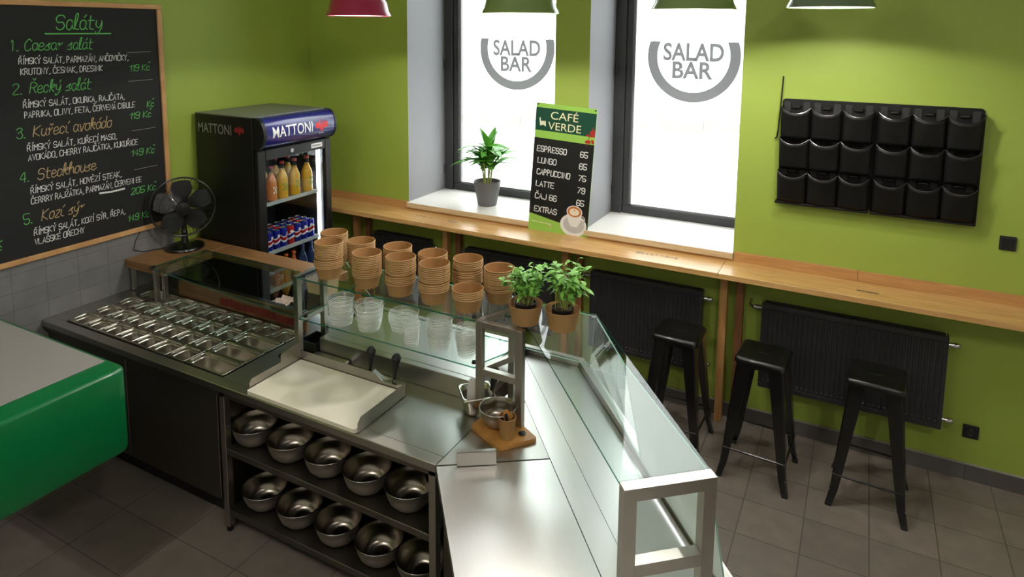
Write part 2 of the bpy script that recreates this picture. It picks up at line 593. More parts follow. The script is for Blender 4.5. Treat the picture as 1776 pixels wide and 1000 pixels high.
def stroke_text(mb, s, fn, u, v, width, cap, w, font=CAPS, shear=0.12, curved=False):
    w *= 0.8
    """hand lettering: s written from (u, v) over the given width, capital height cap, stroke width w"""
    adv = []
    x = 0.0
    for ch in s:
        base = ACC.get(ch, HACEK.get(ch, ch))
        adv.append((x, base, ch))
        if ch == ' ': x += 3
        elif base in 'iI1.,l': x += (3.0 if base in 'I1' else 2.6)
        else: x += (5.2 if font is CAPS or base.isupper() else 4.2)
    sx = width / max(x - 1, 1)
    sy = cap / 6
    for x0, base, ch in adv:
        if base == ' ' or base not in font: continue
        strokes = [[coord(p) for p in st.split()] for st in font[base].split(';')]
        top = 7.2 if (font is CAPS or base.isupper()) else 5.2
        cx = 1.0 if base in 'iI' else 2.0
        if ch in ACC: strokes.append([(cx - 0.1, top), (cx + 0.9, top + 1.3)])
        if ch in HACEK: strokes.append([(cx - 1, top + 1.2), (cx, top), (cx + 1, top + 1.2)])
        if font is SCRIPT and base == 'i' and ch == 'i': strokes.append([(0.5, 5.4), (0.7, 5.8)])
        for st in strokes:
            pts = [(u + (x0 + px + shear * py) * sx + rnd.uniform(-.12, .12) * sx, v + py * sy + rnd.uniform(-.1, .1) * sy) for px, py in st]
            ribbon(mb, spline(pts) if (curved or len(pts) > 4) else pts, w, fn)


_fontcache = {}


def type_text(mb, s, fn, u, v, width, cap, bold=0.0, slices=0):
    """printed letters from the built-in typeface, fitted to width and capital height"""
    key = (s, bold)
    if key not in _fontcache:
        cu = bpy.data.curves.new('letters', 'FONT')
        cu.body = s
        cu.offset = bold
        cu.resolution_u = 4
        o = bpy.data.objects.new('letters', cu)
        C.objects.link(o)
        me = bpy.data.meshes.new_from_object(o.evaluated_get(bpy.context.evaluated_depsgraph_get()))
        if slices:
            import bmesh
            bm = bmesh.new(); bm.from_mesh(me)
            bmesh.ops.triangulate(bm, faces=bm.faces[:])
            for q in range(1, slices):
                bmesh.ops.bisect_plane(bm, geom=bm.verts[:] + bm.edges[:] + bm.faces[:], plane_co=(0, 0.8 * q / slices, 0), plane_no=(0, 1, 0))
            bm.to_mesh(me); bm.free()
        _fontcache[key] = ([tuple(p.co) for p in me.vertices], [list(p.vertices) for p in me.polygons])
        bpy.data.objects.remove(o); bpy.data.curves.remove(cu); bpy.data.meshes.remove(me)
    vs, fs = _fontcache[key]
    x0, x1 = min(p[0] for p in vs), max(p[0] for p in vs)
    sx = width / (x1 - x0)
    sy = cap / 0.73
    mb.add([fn(u + (p[0] - x0) * sx, v + p[1] * sy) for p in vs], fs)


def polyfan(mb, pts, fn):
    mb.add([fn(*p) for p in pts], [list(range(len(pts)))])


def disc(cx, cy, rx, ry=None, n=24, a0=0.0, a1=2 * math.pi):
    ry = ry or rx
    return [(cx + rx * math.cos(a0 + (a1 - a0) * k / n), cy + ry * math.sin(a0 + (a1 - a0) * k / n)) for k in range(n + (0 if a1 - a0 > 6.28 else 1))]


# ------------------------------------------------------------------ the room
XR, YF, ZC, DW = 7.6, -7.2, 4.3, 0.64      # right wall, wall behind the camera, ceiling, depth of the window niches
W1 = (1.105, 2.486); W2 = (2.765, 3.853)
SILLZ, WTOP = 1.205, 3.95
struct(MB().box(-0.2, XR + 0.2, YF - 0.2, 0.9, -0.12, 0.0).build('floor', FLOOR, smooth=False))
struct(MB().box(-0.2, XR + 0.2, YF - 0.2, 0.9, ZC, ZC + 0.15).build('ceiling', CEIL, smooth=False))
mb = MB()
mb.box(-0.2, 0.0, YF - 0.2, 0.9, 0, ZC)
struct(mb.build('wall_left', GREEN, smooth=False))
struct(MB().box(XR, XR + 0.2, YF - 0.2, 0.9, 0, ZC).build('wall_right', WHITE, smooth=False))
struct(MB().box(0, XR, YF - 0.2, YF, 0, ZC).build('wall_front', WHITE, smooth=False))
# window wall, niches lined with plaster, the far niche side of window two splays outward
mb = MB()
TH = 0.86
WO = 1.15
for x0, x1 in ((0.0, W1[0]), (W1[1], W2[0]), (W2[1], XR)):
    mb.mi(0)
    n0 = len(mb.v)
    a1 = x1
    a0 = x0
    b0 = x0 if x0 != W2[1] else 4.0
    b1 = x1
    vs = [(a0, 0, 0), (a1, 0, 0), (b1, DW, 0), (b0, DW, 0), (a0, 0, ZC), (a1, 0, ZC), (b1, DW, ZC), (b0, DW, ZC)]
    mb.add(vs, [(0, 1, 5, 4)])
    mb.mi(1)
    mb.add(vs, [(3, 2, 1, 0), (4, 5, 6, 7), (1, 2, 6, 5), (2, 3, 7, 6), (3, 0, 4, 7)])
for (x0, x1) in (W1, (W2[0], 4.0)):
    mb.mi(0).box(x0, x1 if x1 < 3.9 else 3.853, 0, 0.02, 0, SILLZ - 0.045)
    mb.mi(1).box(x0, x1 if x1 < 3.9 else 3.853, 0.02, DW, 0, SILLZ - 0.045)
    mb.mi(0).box(x0, x1 if x1 < 3.9 else 3.853, 0, 0.02, WTOP, ZC)
    mb.mi(1).box(x0, x1 if x1 < 3.9 else 3.853, 0.02, DW, WTOP, ZC)
mb.mi(1)
mb.box(-0.2, W1[0], DW, TH, 0, ZC).box(W1[1], W2[0], DW, TH, 0, ZC).box(4.0, XR, DW, TH, 0, ZC)
mb.box(W1[0], W1[1], DW, TH, 0, SILLZ - 0.02).box(W2[0], 4.0, DW, TH, 0, SILLZ - 0.02)
mb.box(W1[0], W1[1], DW, TH, WTOP, ZC).box(W2[0], 4.0, DW, TH, WTOP, ZC)
struct(mb.build('wall_back', [GREEN, REVEAL], smooth=False, recalc=False))
# grey tile band on the left wall, skirting
struct(MB().box(0.0, 0.012, -3.6, -1.495, 0.0, 1.27).build('trim_1', WALLTILE, smooth=False))
struct(MB().box(0.0, XR, -0.012, 0.0, 0.0, 0.1).build('baseboard_back', SKIRT, smooth=False))
struct(MB().box(0.0, XR, -0.014, 0.0, 0.1, 0.106).build('trim_2', mat('grout_strip', (150, 148, 142), 0.7, noise=0.05), smooth=False))

DECAL = mat('grey_window_foil', (134, 134, 134), 0.6, noise=0.03)
tl_ = DECAL.node_tree.nodes.new('ShaderNodeBsdfTranslucent'); tl_.inputs['Color'].default_value = (0.115, 0.115, 0.113, 1)
mx_ = DECAL.node_tree.nodes.new('ShaderNodeMixShader'); mx_.inputs['Fac'].default_value = 0.6
DECAL.node_tree.links.new(DECAL.node_tree.nodes['Principled BSDF'].outputs[0], mx_.inputs[1])
DECAL.node_tree.links.new(tl_.outputs[0], mx_.inputs[2])
DECAL.node_tree.links.new(mx_.outputs[0], DECAL.node_tree.nodes['Material Output'].inputs['Surface'])
FOIL = clear('pale_window_foil', (0.80, 0.80, 0.78), 0.2, 0.2, haze=0.5, hazecol=(0.7, 0.6, 0.58, 1))


def window(name, x0, x1, cx, cc, RO):
    fr = MB()
    d0, d1 = DW - 0.055, DW + 0.02
    fw, fb = 0.145, 0.065
    fr.box(x0, x0 + fw * 0.62, d0 - 0.02, d1, SILLZ, WTOP, 0.006).box(x0 + fw * 0.62, x0 + fw, d0, d1, SILLZ + fb, WTOP, 0.005)
    fr.box(x1 - fw * 0.62, x1, d0 - 0.02, d1, SILLZ, WTOP, 0.006).box(x1 - fw, x1 - fw * 0.62, d0, d1, SILLZ + fb, WTOP, 0.005)
    fr.box(x0 + fw * 0.62, x1 - fw * 0.62, d0, d1, SILLZ, SILLZ + fb, 0.005)
    fr.box(x0 + fw * 0.62, x1 - fw * 0.62, d0, d1, WTOP - 0.08, WTOP, 0.005)
    for hz in (1.36, 2.35):
        fr.cyl((x0 + 0.012, d0 - 0.028, hz), (x0 + 0.012, d0 - 0.028, hz + 0.08), 0.009)
    w = struct(fr.build(name, FRAME))
    g0, g1 = x0 + fw, x1 - fw
    MB().box(g0, g1, DW - 0.012, DW - 0.006, SILLZ + fb, WTOP - 0.08).build('pane', WINGLASS, w, smooth=False)
    bead = MB()
    for a, b in ((g0, g0 + 0.012), (g1 - 0.012, g1)):
        bead.box(a, b, DW - 0.03, DW - 0.013, SILLZ + fb, WTOP - 0.08)
    bead.box(g0, g1, DW - 0.03, DW - 0.013, SILLZ + fb, SILLZ + fb + 0.012)
    bead.build('glazing_bead', mat('pale_bead', (150, 150, 150), 0.5, noise=0.03), w, smooth=False)
    cz = 2.628
    fn = lambda u, v: (cx + u, DW - 0.0135, cz + v)
    dm = MB()
    n = 40
    fn = lambda u, v: (cx + u, DW - 0.0135, cc + v)
    al = lambda r: math.asin((2.63 - cc) / r)
    for r0, r1, low, mi in ((RO - 0.078, RO, True, 0), (RO - 0.05, RO - 0.02, False, 1)):
        i0, i1 = ((math.pi - al(r0), 2 * math.pi + al(r0)), (math.pi - al(r1), 2 * math.pi + al(r1))) if low else ((al(r0), math.pi - al(r0)), (al(r1), math.pi - al(r1)))
        dm.mi(mi)
        for k in range(n):
            u0, u1 = i0[0] + (i0[1] - i0[0]) * k / n, i0[0] + (i0[1] - i0[0]) * (k + 1) / n
            t0, t1 = i1[0] + (i1[1] - i1[0]) * k / n, i1[0] + (i1[1] - i1[0]) * (k + 1) / n
            polyfan(dm, [(r0 * math.cos(u0), r0 * math.sin(u0)), (r1 * math.cos(t0), r1 * math.sin(t0)), (r1 * math.cos(t1), r1 * math.sin(t1)), (r0 * math.cos(u1), r0 * math.sin(u1))], fn)
    dm.mi(0)
    fn = lambda u, v: (cx + u, DW - 0.0135, v)
    type_text(dm, 'SALAD', fn, -0.235, 2.485, 0.47, 0.138, 0.028)
    type_text(dm, 'BAR', fn, -0.158, 2.345, 0.315, 0.134, 0.028)
    d = dm.build('window_lettering', [DECAL, FOIL], w, smooth=False, recalc=False)
    d['label'] = 'grey foil ring with the words SALAD BAR'
    return w


window('window_1', W1[0], W1[1], 1.828, 2.547, 0.370)
window('window_2', W2[0], 4.0, 3.38, 2.515, 0.360)
for k, (x0, x1) in enumerate((W1, W2)):
    s = MB()
    xe = x1 if k == 0 else 3.853
    xb = x1 if k == 0 else 3.98
    top = [(x0 - 0.002, -0.03), (xe + 0.002, -0.03), (xe, 0.0), (xb, DW - 0.05), (x0, DW - 0.05), (x0, 0.0)]
    s.mi(0).prism(top, SILLZ - 0.042, SILLZ, side=0)
    s.mi(1).box(x0 - 0.002, xe + 0.002, -0.034, -0.0302, SILLZ - 0.042, SILLZ - 0.002)
    struct(s.build('trim_%d' % (3 + k), [SILL, SILLEDGE], smooth=False))

# outside: pale street and a pale house across it
OUTW = mat('pale_render', (238, 238, 236), 0.8, noise=0.03, nscale=0.5)
struct(MB().box(-30, 40, 0.9, 12, -0.6, -0.5).build('street', mat('pale_paving', (225, 225, 225), 0.8, noise=0.06, nscale=2), smooth=False))
struct(MB().box(-30, 40, 12, 12.5, -0.5, 12).build('facade_wall', OUTW, smooth=False))
struct(MB().box(-6.2, -3.9, 11.95, 12, 0.02, 0.22).box(-3.8, -2.4, 11.9, 12, 0.18, 0.58).box(-0.5, 1.15, 11.95, 12, 0.2, 0.56).box(1.2, 2.6, 11.95, 12, 0.28, 0.5).build('facade_trim', mat('beige_plinth', (136, 130, 122), 0.8, noise=0.15, nscale=3), smooth=False))

# daylight portals in the window openings
for x0, x1 in ((W1[0] + 0.15, W1[1] - 0.15), (W2[0] + 0.15, 3.85)):
    p = add_light('daylight_portal', 'AREA', ((x0 + x1) / 2, DW + 0.05, (SILLZ + WTOP) / 2), 1.0, shape='RECTANGLE', size=x1 - x0, size_y=WTOP - SILLZ - 0.12)
    p.rotation_euler = (math.radians(-90), 0, 0)
    p.data.cycles.is_portal = True

# ------------------------------------------------------------------ lamps
SHADE_IN = mat('white_shade_lining', (240, 240, 236), 0.5, noise=0.02)
BULB = mat('glowing_bulb', (255, 248, 236), 0.4, emit=(255, 246, 232), estr=14, noise=0.01)


def pendant(x, y, z, rgb, label):
    t = thing('pendant_lamp', label, 'lamp', (x, y, z), 0, 'pendant lamps over the salad counter')
    out = [(0.21, 0.0), (0.206, 0.012), (0.196, 0.03), (0.186, 0.075), (0.165, 0.125), (0.125, 0.172), (0.075, 0.20), (0.045, 0.215), (0.04, 0.255), (0.018, 0.265), (0.0, 0.265)]
    inn = [(0.207, 0.0), (0.202, 0.012), (0.192, 0.03), (0.182, 0.074), (0.161, 0.122), (0.122, 0.168), (0.073, 0.196), (0.0, 0.2)]
    col = mat('shade_paint', rgb, 0.25, coat=0.5, noise=0.05)
    MB().lathe(out, 48).build('lamp_shade', col, t, angle=60, recalc=False)
    MB().lathe(inn[::-1], 48).build('shade_lining', SHADE_IN, t, angle=60, recalc=False)
    MB().tube([(0.2085 * math.cos(a * math.pi / 24), 0.2085 * math.sin(a * math.pi / 24), 0.0) for a in range(48)], 0.003, 6, True).build('rim', col, t)
    o_ = MB().ball((0, 0, 0.105), 0.04, 16).build('bulb', BULB, t)
    o_.visible_shadow = True
    MB().cyl((0, 0, 0.265), (0, 0, ZC - z), 0.004, n=8).build('cord', BLACK_PL, t)
    MB().lathe([(0, ZC - z), (0.05, ZC - z), (0.045, ZC - z - 0.025), (0.0, ZC - z - 0.03)], 24).build('ceiling_cup', BLACK_PL, t)
    add_light('bulb_light', 'POINT', (0, 0, 0.085), PEND_W, (1.0, 0.965, 0.91), t, shadow_soft_size=0.04)
    return t


pendant(1.62, -1.22, 2.795, (150, 20, 62), 'maroon dome pendant lamp over the fridge end of the counter')
pendant(2.905, -1.41, 2.803, (112, 132, 74), 'olive green pendant lamp in front of the first window with the potted plant')
pendant(3.785, -1.20, 2.825, (112, 134, 74), 'olive green pendant lamp in front of the second window beside the menu sign')
pendant(4.40, -0.86, 2.842, (92, 112, 82), 'dark green pendant lamp in front of the green wall above the black pockets')
# unseen ceiling lamps added behind the viewer to brighten the service side
LMP = mat('fill_lamp_opal', (250, 248, 244), 0.4, emit=(255, 247, 236), estr=3.0, noise=0.01)
for k, (x, y) in enumerate(((2.4, -5.2), (5.6, -4.6))):
    t = thing('added_fill_lamp', 'unseen round fill lamp added over the service aisle, %s' % ('towards the blackboard wall' if k == 0 else 'towards the far white wall'), 'lamp', (x, y, ZC))
    MB().lathe([(0, -0.07), (0.12, -0.065), (0.17, -0.045), (0.18, -0.02), (0.0, -0.02)], 32).build('diffuser', LMP, t)
    MB().lathe([(0, 0), (0.19, 0), (0.19, -0.02), (0, -0.02)], 32).build('base', WHITE, t)
    add_light('added_fill_light', 'POINT', (0, 0, -0.12), FILL_W, (1.0, 0.94, 0.86), t, shadow_soft_size=0.12)


def wpart(mb, name, mats, t, **kw):
    """part given in world coordinates"""
    a = t.rotation_euler.z
    ca, sa = math.cos(a), math.sin(a)
    lx, ly, lz = t.location
    mb.map(lambda x, y, z: ((x - lx) * ca + (y - ly) * sa, -(x - lx) * sa + (y - ly) * ca, z - lz))
    return mb.build(name, mats, t, **kw)


# ------------------------------------------------------------------ blackboard with the salad menu
Y0, Y1, Z0, Z1 = -3.35, -1.508, 1.245, 2.868
bd = thing('blackboard', 'large framed blackboard on the grey tiled wall with a chalk salad menu', 'blackboard', (0.0, -2.4, Z0))
wpart(MB().box(0.001, 0.020, Y0 + 0.02, Y1 - 0.02, Z0 + 0.02, Z1 - 0.02), 'writing_surface', CHALKBD, bd, smooth=False)
fr = MB()
fwd = 0.034
fr.box(0.001, 0.034, Y0, Y1, Z0, Z0 + fwd, 0.003).box(0.001, 0.034, Y0, Y1, Z1 - fwd, Z1, 0.003)
fr.box(0.001, 0.034, Y0, Y0 + fwd, Z0 + fwd, Z1 - fwd, 0.003).box(0.001, 0.034, Y1 - fwd, Y1, Z0 + fwd, Z1 - fwd, 0.003)
wpart(fr, 'frame', BDFRAME, bd)
fn = lambda u, v: (0.0215, u, v)
g, w_, tn = MB(), MB(), MB()
stroke_text(g, 'Saláty', fn, -2.235, 2.690, 0.29, 0.088, 0.008, SCRIPT, 0.2, True)
ribbon(g, [(-2.30, 2.662), (-1.885, 2.662)], 0.008, fn)
heads = [('1.', 'Caesar salát', 2.561, -2.425, 0.41, g), ('2.', 'Řecký salát', 2.297, -2.415, 0.37, g), ('3.', 'Kuřecí avokádo', 2.026, -2.415, 0.49, tn),
         ('4.', 'Steakhouse', 1.752, -2.41, 0.36, tn), ('5.', 'Kozí sýr', 1.487, -2.405, 0.26, tn)]
for num, txt, z, y, wd, m in heads:
    stroke_text(g, num, fn, -2.508, z, 0.045, 0.062, 0.006, SCRIPT, 0.1, True)
    stroke_text(m, txt, fn, y, z, wd, 0.066, 0.0062, SCRIPT, 0.25, True)
rows = [('ŘÍMSKÝ SALÁT, PARMAZÁN, ANČOVIČKY,', 2.478, -2.462, 0.69), ('KRUTONY, ČESNAK, DRESINK', 2.413, -2.457, 0.50),
        ('ŘÍMSKÝ SALÁT, OKURKA, RAJČATA,', 2.210, -2.457, 0.64), ('PAPRIKA, OLIVY, FETA, ČERVENÁ CIBULE', 2.146, -2.455, 0.71),
        ('ŘÍMSKÝ SALÁT, KUŘECÍ MASO,', 1.940, -2.455, 0.565), ('AVOKÁDO, CHERRY RAJČÁTKA, KUKUŘICE', 1.879, -2.453, 0.71),
        ('ŘÍMSKÝ SALÁT, HOVĚZÍ STEAK,', 1.671, -2.455, 0.58), ('ČERRRY RAJŽÁTKA, PARMAZÁN, ČERVENI EE', 1.605, -2.457, 0.725),
        ('ŘÍMSKÝ SALÁT, KOZÍ SÝR, ŘEPA,', 1.402, -2.455, 0.59), ('VLAŠSKÉ OŘECHY', 1.341, -2.456, 0.305)]
HACEK['Ě'] = 'E'
for txt, z, y, wd in rows:
    stroke_text(w_, txt, fn, y, z, wd, 0.037, 0.0052, CAPS, 0.1)
CAPS['k'] = '00 06;46 03 40'
for txt, z, y, wd in (('119 Kč', 2.400, -1.77, 0.155), ('119 Kč', 2.064, -1.79, 0.165), ('Kč', 2.135, -1.655, 0.055), ('149 Kč', 1.799, -1.797, 0.183),
                      ('205 Kč', 1.525, -1.815, 0.193), ('149 Kč', 1.337, -1.852, 0.17), ('95 Kč', 1.36, -2.80, 0.165), ('119 Kč', 1.66, -2.83, 0.17), ('119 Kč', 2.10, -2.83, 0.17)):
    stroke_text(g, txt, fn, y, z, wd, 0.044, 0.0058, CAPS, 0.2)
for txt, z, y, wd in (('MRKEV, OKURKA, ZELÍ', 1.86, -3.13, 0.46), ('MÁTA, CITRON', 1.80, -3.13, 0.40), ('JABLKO, CELER', 1.48, -3.13, 0.40)):
    stroke_text(w_, txt, fn, y, z, wd, 0.037, 0.0052, CAPS, 0.1)
ribbon(w_, [(-2.03, 1.583), (-1.95, 1.577), (-1.86, 1.580)], 0.012, fn)
for k, z in enumerate((2.33, 2.53, 1.70, 1.98)):
    ribbon(w_, [(-1.78, z), (-1.60, z + 0.003)], 0.0012, fn)
wpart(w_, 'white_lettering', CH_W, bd, smooth=False, recalc=False)['label'] = 'white chalk lines of ingredients'
wpart(g, 'green_lettering', CH_G, bd, smooth=False, recalc=False)['label'] = 'green chalk headings and prices'
wpart(tn, 'tan_lettering', CH_T, bd, smooth=False, recalc=False)['label'] = 'tan chalk salad names'

# ------------------------------------------------------------------ drinks fridge
FX0, FX1, FY0, FY1, FZ = 0.04, 0.655, -1.285, -0.525, 2.055
fr = thing('drinks_fridge', 'tall black drinks fridge with a navy sign and glass door in the corner', 'fridge', (FX0, FY0, 0))
cb = MB()
T = 0.04
cb.mi(0).box(FX0, FX1, FY0, FY0 + T, 0.04, FZ, 0.004).box(FX0, FX1, FY1 - T, FY1, 0.04, FZ, 0.004)
cb.box(FX0, FX0 + T, FY0 + T, FY1 - T, 0.04, FZ).box(FX0, FX1, FY0 + T, FY1 - T, 0.04, 0.5)
cb.box(FX0, FX1, FY0 + T, FY1 - T, 1.80, FZ - 0.004)
cb.box(FX0 + 0.03, FX1 - 0.06, FY0 + 0.03, FY1 - 0.03, 0.0, 0.04)
wpart(cb, 'cabinet', mat('black_fridge_panel', (14, 14, 15), 0.42, noise=0.08), fr)
wpart(MB().box(FX0, FX1, FY0 + 0.005, FY1 - 0.005, FZ - 0.002, FZ + 0.006), 'top_panel', mat('grey_top_panel', (110, 112, 108), 0.35, noise=0.05), fr)
# curved light-box sign on top of the door
hd = MB()
prof = [(0, 0)] + [(0.03 + 0.085 * math.sin(a), 0.115 - 0.115 * math.cos(a)) for a in [math.pi * k / 14 for k in range(15)]] + [(0, 0.23)]
pv = lambda u, v, w: (FX1 + 0.003 + u, w, 1.825 + v)
hd.extrude(prof, FY0 + 0.03, FY1 - 0.02, pv)
hb = wpart(hd, 'sign_box', NAVY, fr, angle=40)
pc = [(u * 1.04, v * 1.03 - 0.004) for u, v in prof]
wpart(MB().extrude(pc, FY0, FY0 + 0.03, pv), 'sign_end_cap', BLACK_PL, fr, angle=40)
wpart(MB().extrude(pc, FY1 - 0.02, FY1 - 0.004, pv), 'sign_end_cap', BLACK_PL, fr, angle=40)


def on_sign(u, v):          # u along the sign (world y), v height above its lower edge
    h = max(0.001, min(0.229, v))
    a = math.acos(max(-1, min(1, (0.115 - h) / 0.115)))
    return (FX1 + 0.003 + 0.03 + 0.0865 * math.sin(a), u, 1.825 + h)


def eagle(mb, cu, cv, s, fn):
    wing = [(0.0, -0.9), (0.28, -0.55), (0.22, -0.2), (0.6, -0.35), (1.0, -0.3), (0.95, 0.25), (0.72, 0.62), (0.5, 0.35), (0.32, 0.72), (0.12, 0.25)]
    for sg in (1, -1):
        pts = [(cu + sg * a * s, cv + b * s * 0.8) for a, b in wing] + [(cu, cv + 0.15 * s)]
        for k in range(1, len(pts) - 1):
            polyfan(mb, [(cu, cv - 0.2 * s), pts[k - 1], pts[k]], fn)
        polyfan(mb, [(cu, cv - 0.2 * s), pts[-2], pts[-1]], fn)
    polyfan(mb, [(cu - 0.14 * s, cv + 0.1 * s), (cu + 0.14 * s, cv + 0.1 * s), (cu + 0.06 * s, cv + 0.75 * s), (cu - 0.1 * s, cv + 0.6 * s)], fn)


def narrow(mb, k=3):        # split long faces so that print follows the curved sign
    return mb


tx = MB()
type_text(tx, 'MATTONI', on_sign, -1.195, 0.082, 0.40, 0.085, 0.008, 14)
sb = wpart(tx, 'sign_lettering', PRINTW, fr, smooth=False, recalc=False)
sb['label'] = 'white MATTONI lettering on the navy sign'
eg = MB()
eagle(eg, -0.695, 0.118, 0.07, on_sign)
wpart(eg, 'sign_emblem', RED, fr, smooth=False, recalc=False)['label'] = 'red spread eagle emblem on the navy sign'
sl = MB()
type_text(sl, '19.20', on_sign, -0.72, 0.052, 0.05, 0.012)
wpart(sl, 'sign_small_print', PRINTW, fr, smooth=False, recalc=False)
side = lambda u, v: (u, FY0 - 0.0012, v)
tx = MB()
type_text(tx, 'MATTONI', side, 0.075, 1.915, 0.365, 0.078, 0.004)
wpart(tx, 'side_lettering', PRINTGREY, fr, smooth=False, recalc=False)['label'] = 'grey MATTONI lettering on the black side'
eg = MB()
eagle(eg, 0.525, 1.955, 0.052, side)
wpart(eg, 'side_emblem', mat('dark_red_print', (150, 30, 36), 0.5, noise=0.05), fr, smooth=False, recalc=False)
# door
DX0, DX1 = FX1 + 0.006, FX1 + 0.048
dr = MB()
sw = 0.058
dr.box(DX0, DX1, FY0 + 0.002, FY0 + 0.075, 0.06, 1.815, 0.005).box(DX0, DX1, FY1 - 0.065, FY1 - 0.002, 0.06, 1.815, 0.005)
dr.box(DX0, DX1, FY0 + 0.075, FY1 - 0.065, 1.735, 1.815, 0.004).box(DX0, DX1, FY0 + 0.075, FY1 - 0.065, 0.06, 0.20, 0.004)
door = wpart(dr, 'door', BLACK_PL, fr)


def sub(mb, name, mats, part, thing_, **kw):
    o = wpart(mb, name, mats, thing_, **kw)
    o.parent = part
    return o


sub(MB().box(DX0 + 0.014, DX0 + 0.024, FY0 + 0.075, FY1 - 0.065, 0.20, 1.735), 'door_glass', clear('fridge_glass', (0.93, 0.96, 0.95), 1.0, 0.01), door, fr, smooth=False)
sub(MB().cyl((DX1, -0.955, 1.775), (DX1 + 0.006, -0.955, 1.775), 0.017, n=20).cyl((DX1 + 0.006, -0.955, 1.775), (DX1 + 0.008, -0.955, 1.775), 0.007, n=12), 'lock', CHROME, door, fr)
sub(MB().box(DX1, DX1 + 0.001, -0.745, -0.625, 1.757, 1.793), 'sticker', PRINTW, door, fr, smooth=False)
sub(MB().box(DX1, DX1 + 0.003, -0.735, -0.725, 1.765, 1.785).box(DX1, DX1 + 0.002, -0.72, -0.64, 1.768, 1.782), 'sticker_print', PRINTGREY, door, fr, smooth=False)
LED = mat('cool_led_strip', (255, 255, 255), 0.4, emit=(236, 246, 255), estr=7, noise=0.01)
IN0, IN1 = FY0 + T, FY1 - T
wpart(MB().box(FX1 - 0.06, FX1 - 0.035, IN1 - 0.022, IN1 - 0.002, 0.55, 1.72), 'light_strip', LED, fr, smooth=False)
for z in (1.372, 0.985, 0.68):
    sh = MB().box(FX0 + T + 0.01, FX1 - 0.05, IN0 + 0.004, IN1 - 0.004, z - 0.004, z)
    sh.box(FX1 - 0.055, FX1 - 0.043, IN0 + 0.004, IN1 - 0.004, z - 0.016, z + 0.012)
    wpart(sh, 'shelf', mat('grey_fridge_shelf', (168, 172, 172), 0.35, noise=0.05), fr, smooth=False)


# bottles and cans in the fridge
def bottle_proto(name, label, h, r, body, cap, liquid, fill=0.78, printc=None):
    t = thing(name, label, 'bottle', (0, 0, 0), 0, name.replace('_', ' ') + 's in the fridge')
    pr = [(0, 0.004), (r * 0.7, 0), (r * 0.95, 0.006), (r, 0.02), (r, h * 0.52), (r * 0.9, h * 0.60), (r * 0.5, h * 0.74), (r * 0.38, h * 0.82), (r * 0.36, h * 0.93), (r * 0.42, h * 0.935), (r * 0.42, h * 0.96), (0, h * 0.96)]
    jp = [(a * 0.97, b + 0.002) for a, b in pr if b < h * fill]
    nx_ = [q for q in pr if q[1] >= h * fill][0]
    f_ = (h * fill - jp[-1][1]) / max(1e-6, nx_[1] - jp[-1][1])
    jp += [(jp[-1][0] + (nx_[0] * 0.97 - jp[-1][0]) * f_, h * fill), (0, h * fill)]
    MB().lathe(jp, 20).build('juice', liquid, t, angle=60)
    MB().lathe(pr, 20).build('glass_body', body, t, angle=60)
    MB().lathe([(r * 0.40, h * 0.93), (r * 0.44, h * 0.935), (r * 0.44, h * 0.99), (r * 0.40, h), (0, h)], 20).build('cap', cap, t)
    if printc:
        lb = MB()
        fnl = lambda u, v: ((r + 0.0008) * math.cos(u), (r + 0.0008) * math.sin(u), v)
        for a in range(5):
            for b in range(3):
                if (a + b) % 2: continue
                u0, v0 = -0.7 + a * 0.3, h * 0.24 + b * h * 0.07
                polyfan(lb, [(u0, v0), (u0 + 0.26, v0), (u0 + 0.26, v0 + h * 0.05), (u0, v0 + h * 0.05)], fnl)
        lb.build('print', printc, t, smooth=False, recalc=False)
    return t


BGLASS = clear('bottle_glass', (0.9, 0.95, 0.88), 0.9, 0.03)
YEL = mat('orange_yellow_juice', (226, 160, 24), 0.35, noise=0.06)
PINK = mat('pink_orange_juice', (214, 118, 70), 0.35, noise=0.06)
REDC = mat('red_bottle_cap', (176, 44, 36), 0.4, noise=0.05)
PGRN = mat('green_label_print', (70, 140, 70), 0.5, noise=0.05)
yb = bottle_proto('juice_bottle', '', 0.30, 0.046, BGLASS, REDC, YEL, 0.80, PGRN)
pb = bottle_proto('lemonade_bottle', '', 0.275, 0.042, BGLASS, mat('pink_cap', (190, 50, 90), 0.4, noise=0.05), PINK, 0.82, PRINTW)
ys = (-1.000 + 0.005, -0.863, -0.742, -0.630)
names = ['beside the pink lemonade', 'second of the row', 'third of the row']
dup_used = [False, False]


def put(proto, k, loc, rot, label, group=None):
    if not dup_used[k]:
        dup_used[k] = True
        proto.location = loc; proto.rotation_euler = (0, 0, rot); proto['label'] = label
        if group: proto['group'] = group
        return proto
    return dup(proto, loc, rot, label, group)


put(pb, 1, (0.56, -1.035, 1.373), 0.3, 'pink lemonade bottle with pink cap in the front row of the top fridge shelf')
put(pb, 1, (0.50, -1.135, 1.373), -0.4, 'pink lemonade bottle half hidden by the door frame on the top fridge shelf')
for k, y in enumerate((-0.93, -0.80, -0.665)):
    put(yb, 0, (0.565, y, 1.373), 0.2 * k, 'yellow juice bottle on the top fridge shelf, %s' % ('next to the pink lemonade', 'middle one of the three in front', 'next to the light strip')[k])
for k, y in enumerate((-0.995, -0.865, -0.73)):
    put(yb, 0, (0.42, y, 1.373), 0.5 * k, 'yellow juice bottle in the back row of the top fridge shelf, %s' % ('behind the pink lemonade', 'middle one', 'beside the light strip')[k])
# cans
CANBLUE = mat('blue_can', (22, 34, 150), 0.25, 0.3, noise=0.06)
CANRED = mat('red_can', (186, 26, 40), 0.25, 0.3, noise=0.06)
CANW = mat('white_can_print', (232, 232, 236), 0.35, noise=0.03)
ALU = mat('can_aluminium', (190, 190, 192), 0.25, 1.0, noise=0.04)


